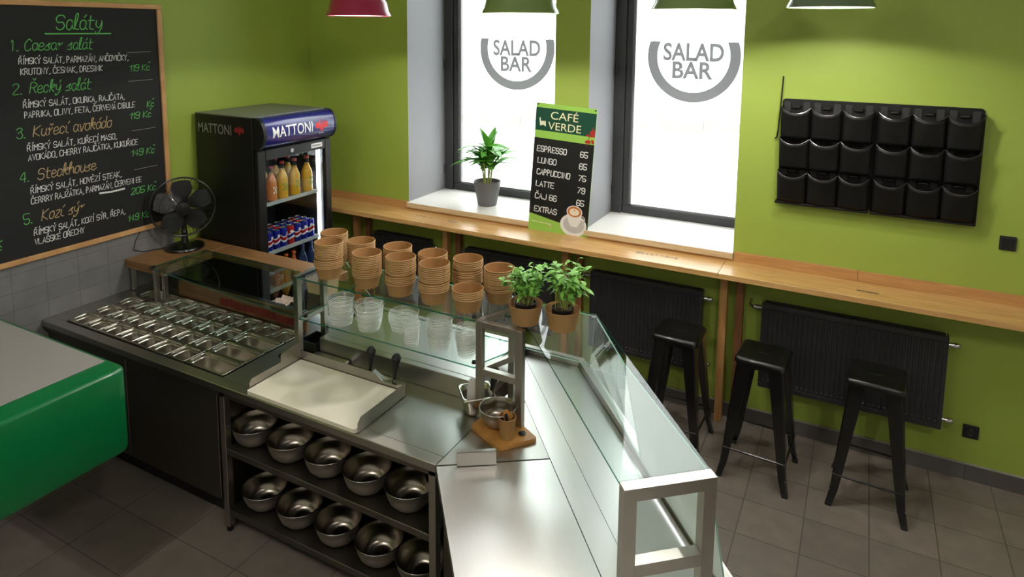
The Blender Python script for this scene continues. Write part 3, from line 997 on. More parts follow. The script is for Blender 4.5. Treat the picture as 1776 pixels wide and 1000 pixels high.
def can_proto(name, a, b, h=0.158, r=0.029):
    t = thing(name, '', 'can', (0, 0, 0), 0, 'cola cans on the middle fridge shelf')
    MB().lathe([(0, 0), (r * 0.8, 0), (r, 0.01), (r, h - 0.014), (r * 0.86, h - 0.004)], 20).build('can_body', a, t, angle=50)
    MB().lathe([(r * 0.86, h - 0.004), (r * 0.88, h), (r * 0.82, h), (r * 0.8, h - 0.004), (0, h - 0.004)], 20).build('can_lid', ALU, t)
    sw_ = MB()
    fnl = lambda u, v: ((r + 0.0006) * math.cos(u), (r + 0.0006) * math.sin(u), v)
    n = 16
    for k in range(n):
        u0, u1 = 2 * math.pi * k / n, 2 * math.pi * (k + 1) / n
        f0, f1 = 0.010 * math.sin(2 * u0 + 0.5), 0.010 * math.sin(2 * u1 + 0.5)
        for z0, z1, mi in ((0.052, 0.066, 0), (0.090, 0.100, 0), (0.066, 0.090, 1)):
            sw_.mi(mi)
            polyfan(sw_, [(u0, z0 + f0), (u1, z0 + f1), (u1, z1 + f1), (u0, z1 + f0)], fnl)
    sw_.build('can_print', [CANW, b], t, smooth=False, recalc=False)
    em = MB()
    for a0 in (0.0, math.pi):
        em.mi(0); polyfan(em, [(a0 + 0.42 * math.cos(q), 0.112 + 0.0125 * math.sin(q)) for q in [2 * math.pi * k / 14 for k in range(14)]], lambda u, v: ((r + 0.0009) * math.cos(u), (r + 0.0009) * math.sin(u), v))
        em.mi(1); polyfan(em, [(a0 + 0.40 * math.cos(q), 0.113 + 0.011 * math.sin(q)) for q in [math.pi * k / 8 for k in range(9)]], lambda u, v: ((r + 0.0012) * math.cos(u), (r + 0.0012) * math.sin(u), v))
    em.build('can_emblem', [CANW, CANRED], t, smooth=False, recalc=False)
    return t


cbp = can_proto('cola_can', CANBLUE, CANRED)
crp = can_proto('cherry_cola_can', CANRED, CANBLUE)
dup_used += [False, False]
pos = 0
for row, x in enumerate((0.575, 0.505, 0.435)):
    for k in range(8):
        y = -1.165 + 0.0735 * k
        if row == 0 and k in (4,): red = True
        else: red = (row > 0 and k in (3, 6))
        lab = '%s cola can on the middle fridge shelf, %s in the %s row from the fridge door hinge' % ('red' if red else 'blue', ORD[k + 1], ('front', 'second', 'third')[row])
        lab = lab.replace(' from the fridge door hinge', '')
        put(crp if red else cbp, 3 if red else 2, (x, y, 0.986), rnd.uniform(-.5, .5), lab, 'cola cans on the middle fridge shelf')
ob = bottle_proto('orange_soda_bottle', '', 0.235, 0.034, BGLASS, mat('orange_cap', (214, 96, 30), 0.4, noise=0.05), mat('orange_soda', (206, 92, 36), 0.35, noise=0.1), 0.9, PRINTW)
wbp = bottle_proto('water_bottle', '', 0.265, 0.04, clear('blue_bottle_plastic', (0.45, 0.6, 0.85), 0.9, 0.05, haze=0.25, hazecol=(0.06, 0.1, 0.25, 1)), mat('dark_blue_cap', (24, 36, 90), 0.4, noise=0.05), mat('dark_water', (28, 40, 80), 0.3, noise=0.05), 0.9)
dup_used += [False, False]
for k, y in enumerate((-1.0, -0.92, -0.84)):
    put(ob, 4, (0.57, y, 0.681), 0.3 * k, 'orange soda bottle on the lowest fridge shelf, %s' % ('beside the door frame', 'middle one of three', 'beside the dark blue water')[k])
for k, y in enumerate((-0.745, -0.65)):
    put(wbp, 5, (0.57, y, 0.681), 0.0, 'dark blue water bottle on the lowest fridge shelf, %s' % ('beside the orange sodas', 'beside the light strip')[k])

# ------------------------------------------------------------------ brown wood counter behind the bar: corner piece and strip
cn = thing('wooden_side_counter', 'worn brown wooden side counter under the black fan with steel legs', 'counter', (0.2, -1.6, 0.0))
wpart(MB().box(0.016, 0.40, -1.885, -1.300, 1.015, 1.075, 0.004), 'counter_top', DWOOD, cn)
wpart(MB().box(0.404, 1.55, -1.465, -1.300, 1.02, 1.075, 0.004), 'counter_strip', DWOOD, cn)
wpart(MB().box(0.42, 1.62, -1.768, -1.748, 0.846, 0.955, 0.002), 'riser_board', wood('riser_wood', (126, 90, 54), (96, 66, 38)), cn)
for x, y in ((0.03, -1.868), (0.375, -1.862)):
    wpart(MB().box(x, x + 0.03, y, y + 0.03, 0.846, 1.015, 0.002), 'leg', STEELN, cn)
rs = MB()
for k in range(11):
    x = 0.85 + k * 0.065
    rs.box(x, x + 0.055, -1.7745, -1.7685, 0.865 + 0.004 * math.sin(k * 2.1), 0.912 + 0.006 * math.sin(k * 1.3), 0.002)
wpart(rs, 'red_strip', mat('dark_red_strip', (112, 14, 18), 0.45, noise=0.2), cn)['label'] = 'dark red label strip along the wooden riser'

# ------------------------------------------------------------------ fan
FC = (0.17, -1.52)
fan = thing('table_fan', 'black round table fan on the brown wooden counter beside the fridge', 'fan', (FC[0], FC[1], 1.075), math.radians(-36))
MB().lathe([(0, 0.0), (0.13, 0.0), (0.135, 0.01), (0.13, 0.022), (0.09, 0.034), (0.03, 0.045), (0.0, 0.05)], 40).build('base', BLACK_MT, fan)
MB().lathe([(0.028, 0.04), (0.022, 0.08), (0.018, 0.12), (0.024, 0.125), (0.018, 0.14), (0.018, 0.22), (0.03, 0.24), (0.0, 0.25)], 20).build('pole', BLACK_MT, fan)
# cage: centre at height .325, axis along local x (towards the viewer)
ZF, RF = 0.325, 0.218
mo = MB().tube([(-0.10, 0, ZF), (-0.085, 0, ZF), (-0.05, 0, ZF), (0.0, 0, ZF)], [0.02, 0.045, 0.055, 0.05], 20)
mo.build('motor', BLACK_PL, fan)
cg = MB()
circ = lambda x, r, n=48: [(x, r * math.cos(2 * math.pi * k / n), ZF + r * math.sin(2 * math.pi * k / n)) for k in range(n)]
cg.tube(circ(0.045, RF), 0.007, 8, True).tube(circ(0.03, RF), 0.004, 6, True)
for x, r in ((0.092, 0.09), (0.075, 0.155), (-0.005, 0.155)):
    cg.tube(circ(x, r), 0.0013, 4, True)
for k in range(60):
    a = 2 * math.pi * k / 60
    c_, s_ = math.cos(a), math.sin(a)
    cg.tube([(0.098, 0.045 * c_, ZF + 0.045 * s_), (0.088, 0.11 * c_, ZF + 0.11 * s_), (0.068, 0.18 * c_, ZF + 0.18 * s_), (0.045, RF * c_, ZF + RF * s_)], 0.0011, 4)
    if k % 2 == 0:
        cg.tube([(-0.03, 0.05 * c_, ZF + 0.05 * s_), (-0.012, 0.13 * c_, ZF + 0.13 * s_), (0.035, RF * c_, ZF + RF * s_)], 0.0011, 4)
cg.build('wire_grille', BLACK_MT, fan)
MB().lathe([(0.0, 0.0), (0.05, 0.0), (0.047, 0.012), (0.018, 0.016), (0.016, 0.018), (0, 0.018)], 32).map(lambda x, y, z: (0.096 + z, y, ZF + x)).build('grille_badge', BLACK_PL, fan)
for k in range(5):
    bl = MB()
    rows = []
    for i in range(7):
        r = 0.04 + 0.155 * i / 6
        wd = 0.30 + 0.32 * math.sin(math.pi * min(1, 0.25 + i / 6 * 0.75))
        rows.append([(0.028 + 0.022 * (j / 5 - 0.5) * 2 * (1 - 0.4 * i / 6), r * math.cos(2 * math.pi * k / 5 + 0.35 + wd * (j / 5 - 0.5) * 2), ZF + r * math.sin(2 * math.pi * k / 5 + 0.35 + wd * (j / 5 - 0.5) * 2)) for j in range(6)])
    bl.sheet(rows)
    bl.build('blade', mat('smoky_blade', (44, 44, 46), 0.3, noise=0.05), fan, recalc=False)
MB().cyl((0.0, 0, ZF), (0.075, 0, ZF), 0.03, 0.022, 20).build('hub', BLACK_PL, fan)
cd = [(0.05, -1.60, 1.08), (0.018, -1.75, 1.09), (0.016, -1.82, 1.12), (0.014, -1.80, 1.18), (0.014, -1.76, 1.24)]
wpart(MB().tube(cd, 0.003, 6), 'cord', BLACK_PL, fan)

# ------------------------------------------------------------------ steel salad counter
ZT = 0.842
FRONT = -2.450
OX, OY = 3.042, -2.452
ANG = math.atan2(-0.764, 0.645)
DXv, DYv = math.cos(ANG), math.sin(ANG)
NXv, NYv = -DYv, DXv


def wing(s, t):
    return (OX + s * DXv + t * NXv, OY + s * DYv + t * NYv)


def s_at_y(t, y):           # where the strip t meets a line of constant y
    return (y - OY - t * NYv) / DYv


SEND = 2.1
HX0, HX1, HY0, HY1 = 0.165, 1.625, -2.385, -1.775
top = thing('steel_worktop', 'long brushed steel worktop of the salad bar bending at its corner', 'worktop', (1.5, -2.2, ZT))
TK = 0.04
mt = MB()
mt.box(0.014, 3.045, FRONT, HY0, ZT - TK, ZT, 0.003)
mt.box(0.014, HX0, HY0, HY1, ZT - TK, ZT).box(HX1, 3.045, HY0, -1.905, ZT - TK, ZT)
mt.box(0.014, HX1, HY1, -1.52, ZT - TK, ZT).box(HX1, 1.86, -1.905, -1.52, ZT - TK, ZT)
mt.box(1.86, 2.95, -1.905, -1.36, ZT - TK, ZT)
wpart(mt, 'worktop_sheet', STEELW, top, smooth=False)
wl = lambda s, t: wing(s, t)
# corner plate between straight run and wing
seam = wing(0.06, 0.502)
A = (3.049, FRONT)
seam_s = 0.06
poly = [A, wing(0.055, 0.50), wing(s_at_y(0.50, -1.36), 0.50), (3.0 - 0.046, -1.36), (2.954, -1.90), (3.049, -1.90)]
if wing(s_at_y(0.50, -1.36), 0.50)[0] < 2.954: poly = [A, wing(0.055, 0.50), wing(-0.40, 0.50), (3.049, -1.80)]
cp = MB().prism(poly, ZT - TK, ZT)
wpart(cp, 'corner_plate', STEELW, top, smooth=False)
wg = MB().prism([(A[0] + 0.002, A[1] - 0.004), wing(SEND, 0.0), wing(SEND, 0.50), wing(0.06, 0.50)], ZT - TK - 0.004, ZT - 0.003)
STEELWG = steel('brushed_wing_steel', (208, 206, 203), 0.29, (0.8, 60, 60), 0.008)
nt = STEELWG.node_tree
for n_ in nt.nodes:
    if n_.type == 'MAPPING':
        n_.vector_type = 'TEXTURE'
        n_.inputs['Rotation'].default_value = (0, 0, ANG)
        n_.inputs['Scale'].default_value = (1 / 0.8, 1 / 50, 1 / 50)
wpart(wg, 'wing_sheet', STEELWG, top, smooth=False)
for t0, t1, nm in ((0.5022, 0.6085, 'narrow_strip'), (0.6105, 0.8735, 'display_strip'), (0.915, 0.948, 'tray_ledge')):
    yl = -1.36 if t1 < 0.9 else -1.325
    st = MB().prism([wing(s_at_y(t0, yl), t0), wing(SEND, t0), wing(SEND, t1), wing(s_at_y(t1, yl), t1)], ZT - TK, ZT)
    wpart(st, nm, STEELWG, top, smooth=False)
rail = MB()
rz = ZT + 0.042
rail.prism([wing(s_at_y(0.876, -1.356), 0.876), wing(SEND, 0.876), wing(SEND, 0.912), wing(s_at_y(0.912, -1.325), 0.912)], ZT - TK, rz)
c0, c1 = wing(s_at_y(0.876, -1.356), 0.876), wing(s_at_y(0.912, -1.325), 0.912)
rail.prism([(1.86, -1.356), c0, c1, (1.86, -1.325)], ZT - TK, rz)
wpart(rail, 'edge_rail', STEELN, top, smooth=False)
rise = MB()
rise.box(1.90, 2.93, -1.945, -1.905, ZT, ZT + 0.105, 0.003)
rise.box(1.90, 2.93, -1.905, -1.42, ZT + 0.085, ZT + 0.105, 0.003)
wpart(rise, 'raised_back_step', STEELW, top, smooth=False)
apr = MB().box(0.014, 3.045, FRONT + 0.004, FRONT + 0.02, ZT - TK - 0.02, ZT - TK)
wpart(apr, 'apron', STEELD, top, smooth=False)

# cabinet under the pans
pc = thing('pan_cabinet', 'dark steel cabinet with flat doors under the rows of pans', 'cabinet', (0.8, -2.0, 0))
cbn = MB()
cbn.box(0.016, 1.655, -2.40, -2.385, 0.13, 0.60).box(0.016, 0.04, -2.40, -1.55, 0.13, ZT - TK - 0.02).box(1.62, 1.64, -2.40, -1.55, 0.13, ZT - TK - 0.02)
cbn.box(0.016, 1.64, -1.57, -1.55, 0.13, ZT - TK - 0.02).box(0.016, 1.64, -2.40, -1.55, 0.13, 0.15)
cbn.box(0.016, 1.655, -2.40, -2.385, 0.60, 0.65).box(0.016, 1.655, -2.42, -2.385, 0.785, ZT - TK)
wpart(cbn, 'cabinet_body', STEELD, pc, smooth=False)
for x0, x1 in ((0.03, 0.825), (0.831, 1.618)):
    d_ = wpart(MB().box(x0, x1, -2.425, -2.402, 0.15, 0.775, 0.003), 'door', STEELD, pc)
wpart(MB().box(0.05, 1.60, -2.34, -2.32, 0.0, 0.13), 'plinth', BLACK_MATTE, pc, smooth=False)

# open shelf unit with the mixing bowls
su = thing('open_shelf_unit', 'open stainless steel shelf unit on feet under the cutting board', 'shelf unit', (2.35, -2.2, 0))
for x0 in (1.662, 3.003):
    for y0 in (-2.446, -1.95):
        wpart(MB().box(x0, x0 + 0.038, y0, y0 + 0.038, 0.03, ZT - TK, 0.002), 'upright', STEELN, su)
        wpart(MB().cyl((x0 + 0.019, y0 + 0.019, 0), (x0 + 0.019, y0 + 0.019, 0.03), 0.017, 0.019), 'foot', BLACK_PL, su)
for z in (0.137, 0.489):
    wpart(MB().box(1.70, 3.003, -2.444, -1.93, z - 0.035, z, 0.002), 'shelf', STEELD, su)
wpart(MB().box(1.662, 3.04, -1.91, -1.895, 0.03, ZT - TK - 0.002), 'back_panel', mat('dark_back_panel', (40, 38, 36), 0.6, noise=0.1), su, smooth=False)
wpart(MB().box(1.645, 1.660, -2.43, -1.90, 0.10, ZT - TK - 0.002), 'side_panel', STEELD, su, smooth=False)

# body under the wing
wb_ = thing('wing_cabinet', 'steel counter body carrying the angled wing of the salad bar', 'cabinet', (3.6, -2.4, 0))
wpart(MB().prism([wing(0.06, 0.03), wing(SEND - 0.03, 0.03), wing(SEND - 0.03, 0.87), wing(-0.35, 0.87), wing(-0.25, 0.42)], 0.1, ZT - TK - 0.006), 'cabinet_body', STEELD, wb_, smooth=False)
wpart(MB().prism([wing(0.1, 0.08), wing(SEND - 0.08, 0.08), wing(SEND - 0.08, 0.82), wing(-0.28, 0.82), wing(-0.2, 0.42)], 0.0, 0.1), 'plinth', BLACK_MATTE, wb_, smooth=False)
fb = thing('customer_side_cabinet', 'steel customer side body of the straight salad bar', 'cabinet', (2.4, -1.5, 0))
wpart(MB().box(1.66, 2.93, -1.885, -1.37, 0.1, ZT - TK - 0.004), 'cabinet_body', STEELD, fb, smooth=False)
wpart(MB().box(1.70, 2.90, -1.85, -1.40, 0.0, 0.1), 'plinth', BLACK_MATTE, fb, smooth=False)


# ------------------------------------------------------------------ gastronorm pans
def rrect(x0, x1, y0, y1, r, n=5):
    pts = []
    for cx, cy, a in ((x1 - r, y1 - r, 0), (x0 + r, y1 - r, 90), (x0 + r, y0 + r, 180), (x1 - r, y0 + r, 270)):
        pts += [(cx + r * math.cos(math.radians(a + 90 * k / n)), cy + r * math.sin(math.radians(a + 90 * k / n))) for k in range(n + 1)]
    return pts


def pan_mesh(w, d, depth=0.10):
    mb = MB()
    def ring(inset, r, z): return [(x, y, z) for x, y in rrect(-w / 2 + inset, w / 2 - inset, -d / 2 + inset, d / 2 - inset, r)]
    loops = [ring(0.0, 0.012, -0.005), ring(0.0, 0.012, 0.001), ring(0.002, 0.012, 0.003), ring(0.009, 0.03, 0.003), ring(0.0115, 0.034, 0.0), ring(0.0122, 0.036, -0.016), ring(0.0165, 0.036, -0.020), ring(0.0170, 0.036, -0.024),
             ring(0.022, 0.036, -depth + 0.016), ring(0.026, 0.036, -depth + 0.006), ring(0.036, 0.030, -depth)]
    n = len(loops[0])
    vs = [p for l in loops for p in l]
    fs = [(i * n + k, i * n + (k + 1) % n, (i + 1) * n + (k + 1) % n, (i + 1) * n + k) for i in range(len(loops) - 1) for k in range(n)]
    fs.append([(len(loops) - 1) * n + k for k in range(n)][::-1])
    return mb.add(vs, fs)


ROWY = [(-2.378, -2.232), (-2.230, -2.084), (-2.082, -1.936), (-1.934, -1.784)]
ROWN = ['service edge row', 'second row from service edge', 'third row from service edge', 'row by the glass']
protos = {}
pcat = 'steel pans in the cold well'
for r, (y0, y1) in enumerate(ROWY):
    cols = [(0.170 + 0.1615 * k, 0.170 + 0.1615 * (k + 1) - 0.003) for k in range(7)]
    cols += [(1.303, 1.617)] if r < 3 else [(1.303, 1.459), (1.462, 1.617)]
    for k, (x0, x1) in enumerate(cols):
        wide = x1 - x0 > 0.2
        key = (wide, round(y1 - y0, 3))
        lab = ('wide empty steel pan at the cutting board end, %s' % ROWN[r]) if wide else 'small empty steel pan, %s from the tiled wall, %s' % (ORD[k + 1], ROWN[r])
        loc = ((x0 + x1) / 2, (y0 + y1) / 2, ZT + 0.006)
        if key not in protos:
            o = pan_mesh(x1 - x0, y1 - y0).build('steel_pan', PANST, recalc=True, angle=40)
            protos[key] = o
        else:
            o = protos[key].copy(); C.objects.link(o)
        o.location = loc
        o.rotation_euler = (rnd.uniform(-.008, .008), rnd.uniform(-.008, .008), rnd.uniform(-.006, .006))
        tag(o, lab, 'pan', pcat)
# support grid in the well
gr = MB()
for y in (-2.382, -2.231, -2.083, -1.935, -1.780):
    gr.box(HX0 + 0.001, HX1 - 0.001, y - 0.003, y + 0.003, ZT - 0.012, ZT - 0.001)
wpart(gr, 'pan_support_bar', GAP, top, smooth=False)
wl_ = MB()
wl_.box(HX0 - 0.002, HX1 + 0.002, HY0, HY1, 0.66, 0.67).box(HX0 - 0.006, HX0, HY0, HY1, 0.66, ZT - 0.002).box(HX1, HX1 + 0.006, HY0, HY1, 0.66, ZT - 0.002)
wpart(wl_, 'cold_well', STEELD, top, smooth=False)

# ------------------------------------------------------------------ cutting board in its steel tray
ct = thing('board_tray', 'folded steel tray with raised sides holding the white cutting board', 'tray', (2.23, -2.24, ZT))
HBX0, HBX1, HBY0, HBY1 = 1.868, 2.600, -2.445, -2.062
b = MB().box(HBX0, HBX1, HBY0 + 0.01, HBY1, ZT, ZT + 0.003)
wpart(b, 'tray_floor', STEEL, ct, smooth=False)
px = lambda x: (lambda u, v, w: (x + w, u, v))
sidep = [(-2.422, ZT), (-2.062, ZT), (-2.062, ZT + 0.125), (-2.198, ZT + 0.112), (-2.207, ZT + 0.103), (-2.207, ZT + 0.068), (-2.405, ZT + 0.068), (-2.422, ZT + 0.05)]
wpart(MB().extrude(sidep, 0, 0.003, px(HBX0)), 'tray_side', STEEL, ct, smooth=False)
sidep2 = [(-2.432, ZT), (-2.062, ZT), (-2.062, ZT + 0.072), (-2.41, ZT + 0.072), (-2.432, ZT + 0.05)]
wpart(MB().extrude(sidep2, 0, 0.003, px(HBX1 - 0.003)), 'tray_side', STEEL, ct, smooth=False)
nb = [(HBX0, ZT), (HBX1, ZT), (HBX1, ZT + 0.055), (HBX1 - 0.03, ZT + 0.055), (HBX1 - 0.06, ZT + 0.042), (HBX1 - 0.15, ZT + 0.042), (HBX1 - 0.20, ZT + 0.075), (HBX0, ZT + 0.075)]
wpart(MB().extrude(nb, HBY1 - 0.003, HBY1, lambda u, v, w: (u, w, v)), 'tray_back', STEEL, ct, smooth=False)
wpart(MB().cyl((HBX0 - 0.012, -2.20, ZT + 0.098), (HBX0, -2.20, ZT + 0.098), 0.012), 'clip', BLACK_PL, ct)
cut = MB().prism(rrect(1.876, 2.592, -2.447, -2.070, 0.012, 4), ZT + 0.0035, ZT + 0.024)
tag(cut.build('cutting_board', BOARDW, at=(2.234, -2.26, ZT + 0.0035)), 'large white plastic cutting board with faint yellow stains in the steel tray', 'cutting board')
# stain on the board is in its material
nt = BOARDW.node_tree
for n_ in nt.nodes:
    if n_.type == 'MIX':
        n_.inputs[6].default_value = lin((232, 221, 194)); n_.inputs[7].default_value = lin((240, 235, 224))
    if n_.type == 'TEX_NOISE':
        n_.inputs['Scale'].default_value = 5


# peelers hooked over the tray
def peeler(x, label, lean):
    t = thing('peeler', label, 'peeler', (x, -2.046, ZT + 0.04), 0.0, 'black handled peelers behind the cutting board')
    MB().tube([(0, 0, 0.02), (0.002, 0.004, 0.06), (lean * 0.4, 0.008, 0.10), (lean * 0.7, 0.01, 0.135), (lean, 0.01, 0.155)], [0.007, 0.009, 0.016, 0.026, 0.014], 14).build('handle', BLACK_MATTE, t)
    MB().tube([(0, 0, 0.02), (0.012, 0, 0.005), (0.012, 0, -0.03), (0, 0, -0.036), (-0.012, 0, -0.03), (-0.012, 0, 0.005), (0, 0, 0.02)], 0.0025, 6).build('blade_bow', CHROME, t)
    MB().box(-0.010, 0.010, -0.002, 0.002, -0.03, 0.0).build('blade', CHROME, t, smooth=False)


peeler(2.352, 'black handled peeler standing behind the middle of the cutting board', 0.004)
peeler(2.512, 'black handled peeler standing at the corner of the cutting board tray', 0.012)
tongs = MB()
tongs.sheet([[(2.36 + 0.17 * k / 10, -2.04 + j * 0.014, ZT + 0.06 - 0.028 * math.sin(math.pi * k / 10) + 0.0015 * j) for k in range(11)] for j in range(3)])
tag(tongs.map(lambda x, y, z: (x - 2.44, y + 2.03, z - ZT)).build('curved_scraper', STEELN, recalc=False), 'curved steel scraper lying between the two black peelers', 'scraper').location = (2.44, -2.03, ZT)

sl = thing('small_steel_tray', 'flat bright steel tray behind the cutting board', 'tray', (1.99, -1.98, ZT))
wpart(MB().box(1.89, 2.13, -2.045, -1.952, ZT + 0.001, ZT + 0.028, 0.006), 'tray_body', STEELW, sl)
bb = thing('black_holder', 'black plastic holder standing behind the tray beside the glass stand post', 'holder', (1.80, -1.86, ZT))
hb2 = MB().box(1.75, 1.875, -1.95, -1.945, ZT, ZT + 0.06).box(1.75, 1.875, -1.82, -1.815, ZT, ZT + 0.06).box(1.75, 1.755, -1.945, -1.82, ZT, ZT + 0.06).box(1.87, 1.875, -1.945, -1.82, ZT, ZT + 0.06).box(1.75, 1.875, -1.95, -1.815, ZT, ZT + 0.008)
wpart(hb2, 'holder_body', BLACK_PL, bb, smooth=False)

# gastronorm pan with scraper
gp = pan_mesh(0.165, 0.165, 0.10).build('square_steel_pan', PANST, angle=60)
gp.location = (2.985, -2.005, ZT + 0.102); gp.rotation_euler = (0, 0, 0.75)
tag(gp, 'square steel pan behind the glass stand post, holding a white scraper', 'pan')
sc_ = MB().extrude([(-0.028, -0.01), (0.028, -0.01), (0.032, 0.14), (0.02, 0.165), (-0.02, 0.165), (-0.032, 0.14)], -0.003, 0.003, lambda u, v, w: (u, w, v))
o = sc_.build('white_scraper', mat('white_plastic', (222, 220, 214), 0.45, noise=0.04))
o.location = (2.968, -2.02, ZT + 0.02); o.rotation_euler = (0.12, 0.1, 0.5)
tag(o, 'white plastic scraper standing in the square steel pan', 'scraper')
kn = MB().tube([(0, 0, 0), (0, 0.004, 0.05), (0, 0.01, 0.10), (0, 0.012, 0.125)], [0.009, 0.016, 0.02, 0.01], 12)
o = kn.build('kitchen_utensil', BLACK_MATTE)
o.location = (3.045, -1.955, ZT + 0.10); o.rotation_euler = (0.15, 0.25, 0)
tag(o, 'black utensil handle sticking up out of the square steel pan', 'utensil')

# ------------------------------------------------------------------ mixing bowls
def bowl_mesh(r, h, th=0.0016):
    ou = [(0, 0.0), (r * 0.42, 0.0), (r * 0.62, h * 0.10), (r * 0.82, h * 0.34), (r * 0.93, h * 0.64), (r * 0.985, h), (r * 1.015, h + 0.001)]
    iu = [(r * 1.015, h + 0.003), (r * 0.975, h + 0.0035)] + [(a - th * 1.2, b + th * 1.5) for a, b in ou[::-1][1:] if a > 0] + [(0, th * 1.5)]
    return ou, iu


def mixing_bowl(r, h):
    ou, iu = bowl_mesh(r, h)
    mb = MB()
    mb.mi(0).lathe(ou, 56)
    mb.mi(1).lathe(iu, 56)
    mb.mi(2).tube([(r * 1.01 * math.cos(math.pi * k / 28), r * 1.01 * math.sin(math.pi * k / 28), h + 0.002) for k in range(56)], 0.0022, 6, True)
    return mb.build('mixing_bowl', [BOWLSAT, BOWLST, CHROME], angle=70, recalc=False)


mbp = mixing_bowl(0.118, 0.112)
first = True
for zs, xs, shn in ((0.489, (1.785, 2.052, 2.306, 2.562, 2.812, 3.06), 'upper'), (0.137, (1.845, 2.105, 2.366, 2.630, 2.872), 'lower')):
    for k, x in enumerate(xs):
        if x > 3.0: x = 2.948; y = -2.18
        else: y = -2.325
        lab = 'polished steel mixing bowl on the %s shelf, %s from the door cabinet' % (shn, ORD[k + 1])
        if first: o = mbp; first = False
        else: o = mbp.copy(); C.objects.link(o)
        o.location = (x, y - 0.005 * (k % 2), zs)
        tag(o, lab, 'bowl', 'steel mixing bowls on the open shelves')

# bamboo board with bowl and cup
bo = MB().prism([wing(-0.140, 0.185), wing(-0.06, 0.315 + 0.0), wing(-0.035, 0.34), wing(0.0, 0.44), wing(-0.005, 0.455), wing(-0.16, 0.455), wing(-0.235, 0.40), wing(-0.255, 0.20), wing(-0.24, 0.185)], ZT, ZT + 0.018)
bp_ = [(3.040, -2.135), (3.046, -2.15), (3.225, -2.232), (3.248, -2.232), (3.352, -2.100), (3.352, -2.085), (3.262, -2.035), (3.10, -1.985), (3.065, -1.99)]
bo = MB().prism(bp_, ZT + 0.0005, ZT + 0.0185)
bam = thing('bamboo_board', 'small bamboo board on the steel corner carrying a bowl and a paper cup', 'board', (3.2, -2.1, ZT))
wpart(bo, 'board', BAMBOO, bam, smooth=False)
wpart(MB().lathe([(0, 0.0), (0.016, 0.0), (0.018, 0.004), (0.008, 0.007), (0, 0.007)], 16, (3.285, -2.095, ZT + 0.0186)), 'dark_button', BLACK_PL, bam)
sb2 = mixing_bowl(0.086, 0.088)
sb2.location = (3.150, -2.085, ZT + 0.0187)
tag(sb2, 'small steel mixing bowl standing on the bamboo board', 'bowl')
cup = thing('paper_cup', 'brown paper cup with wooden cutlery on the bamboo board', 'cup', (3.235, -2.150, ZT + 0.0187))
MB().lathe([(0, 0.0), (0.031, 0.0), (0.041, 0.098), (0.0435, 0.101), (0.041, 0.103)], 28).build('cup_wall', KRAFT, cup, recalc=False)
MB().lathe([(0.041, 0.103), (0.039, 0.100), (0.030, 0.004), (0, 0.004)], 28).build('cup_inside', KRAFTIN, cup, recalc=False)
WOODC = wood('birch_cutlery', (206, 150, 88), (186, 128, 68))
for k, (x, y, a, m_, w__, hh) in enumerate(((-0.02, 0.0, 0.15, WOODC, 0.014, 0.125), (0.012, 0.012, -0.12, WOODC, 0.018, 0.118), (0.0, 0.014, 0.02, BLACK_MATTE, 0.006, 0.128), (0.02, -0.006, -0.25, BLACK_MATTE, 0.008, 0.118), (0.031, 0.01, -0.32, WOODC, 0.005, 0.135))):
    cu_ = MB().extrude([(-w__ * 0.35, 0.0), (w__ * 0.35, 0.0), (w__ * 0.4, hh * 0.6), (w__, hh * 0.75), (w__ * 0.8, hh * 0.96), (0, hh), (-w__ * 0.8, hh * 0.96), (-w__, hh * 0.75), (-w__ * 0.4, hh * 0.6)], -0.001, 0.001, lambda u, v, w: (u, w, v))
    o = cu_.build(('wooden_fork', 'wooden_spoon', 'black_straw', 'black_knife', 'wooden_stirrer')[k], m_)
    ca = math.cos(0.6)
    o.location = (3.235 + x * 0.8, -2.150 + y, ZT + 0.0187 + 0.006); o.rotation_euler = (0, a * 0.6, 0.5)
    tag(o, ('pale wooden fork standing in the brown paper cup, beside the steel bowl', 'wide wooden spoon head in the middle of the brown paper cup', 'thin black straw standing between wooden cutlery in the paper cup', 'black knife leaning at the rim of the brown paper cup', 'thin wooden stirrer leaning out of the brown paper cup')[k], 'cutlery')
# folded plate by the seam
fp = thing('folded_steel_plate', 'small upright folded steel plate at the seam of the corner plate', 'plate', (3.125, -2.404, ZT), math.radians(33))
MB().box(0.0, 0.17, -0.012, -0.010, 0.0, 0.062).box(0.0, 0.17, -0.012, 0.012, 0.060, 0.062).box(0.0, 0.17, 0.010, 0.012, 0.046, 0.062).box(0.0, 0.17, -0.012, 0.03, -0.0005, 0.0015).build('folded_plate', STEELW, fp, smooth=False)

# ------------------------------------------------------------------ glass stands
GZ = 1.325


def pane(poly, z0, z1, name, parent, m=None):
    mb = MB().mi(0)
    mb.prism(poly, z0, z1, side=1)
    return wpart(mb, name, [m or GLASS, GLASSED], parent, smooth=False)


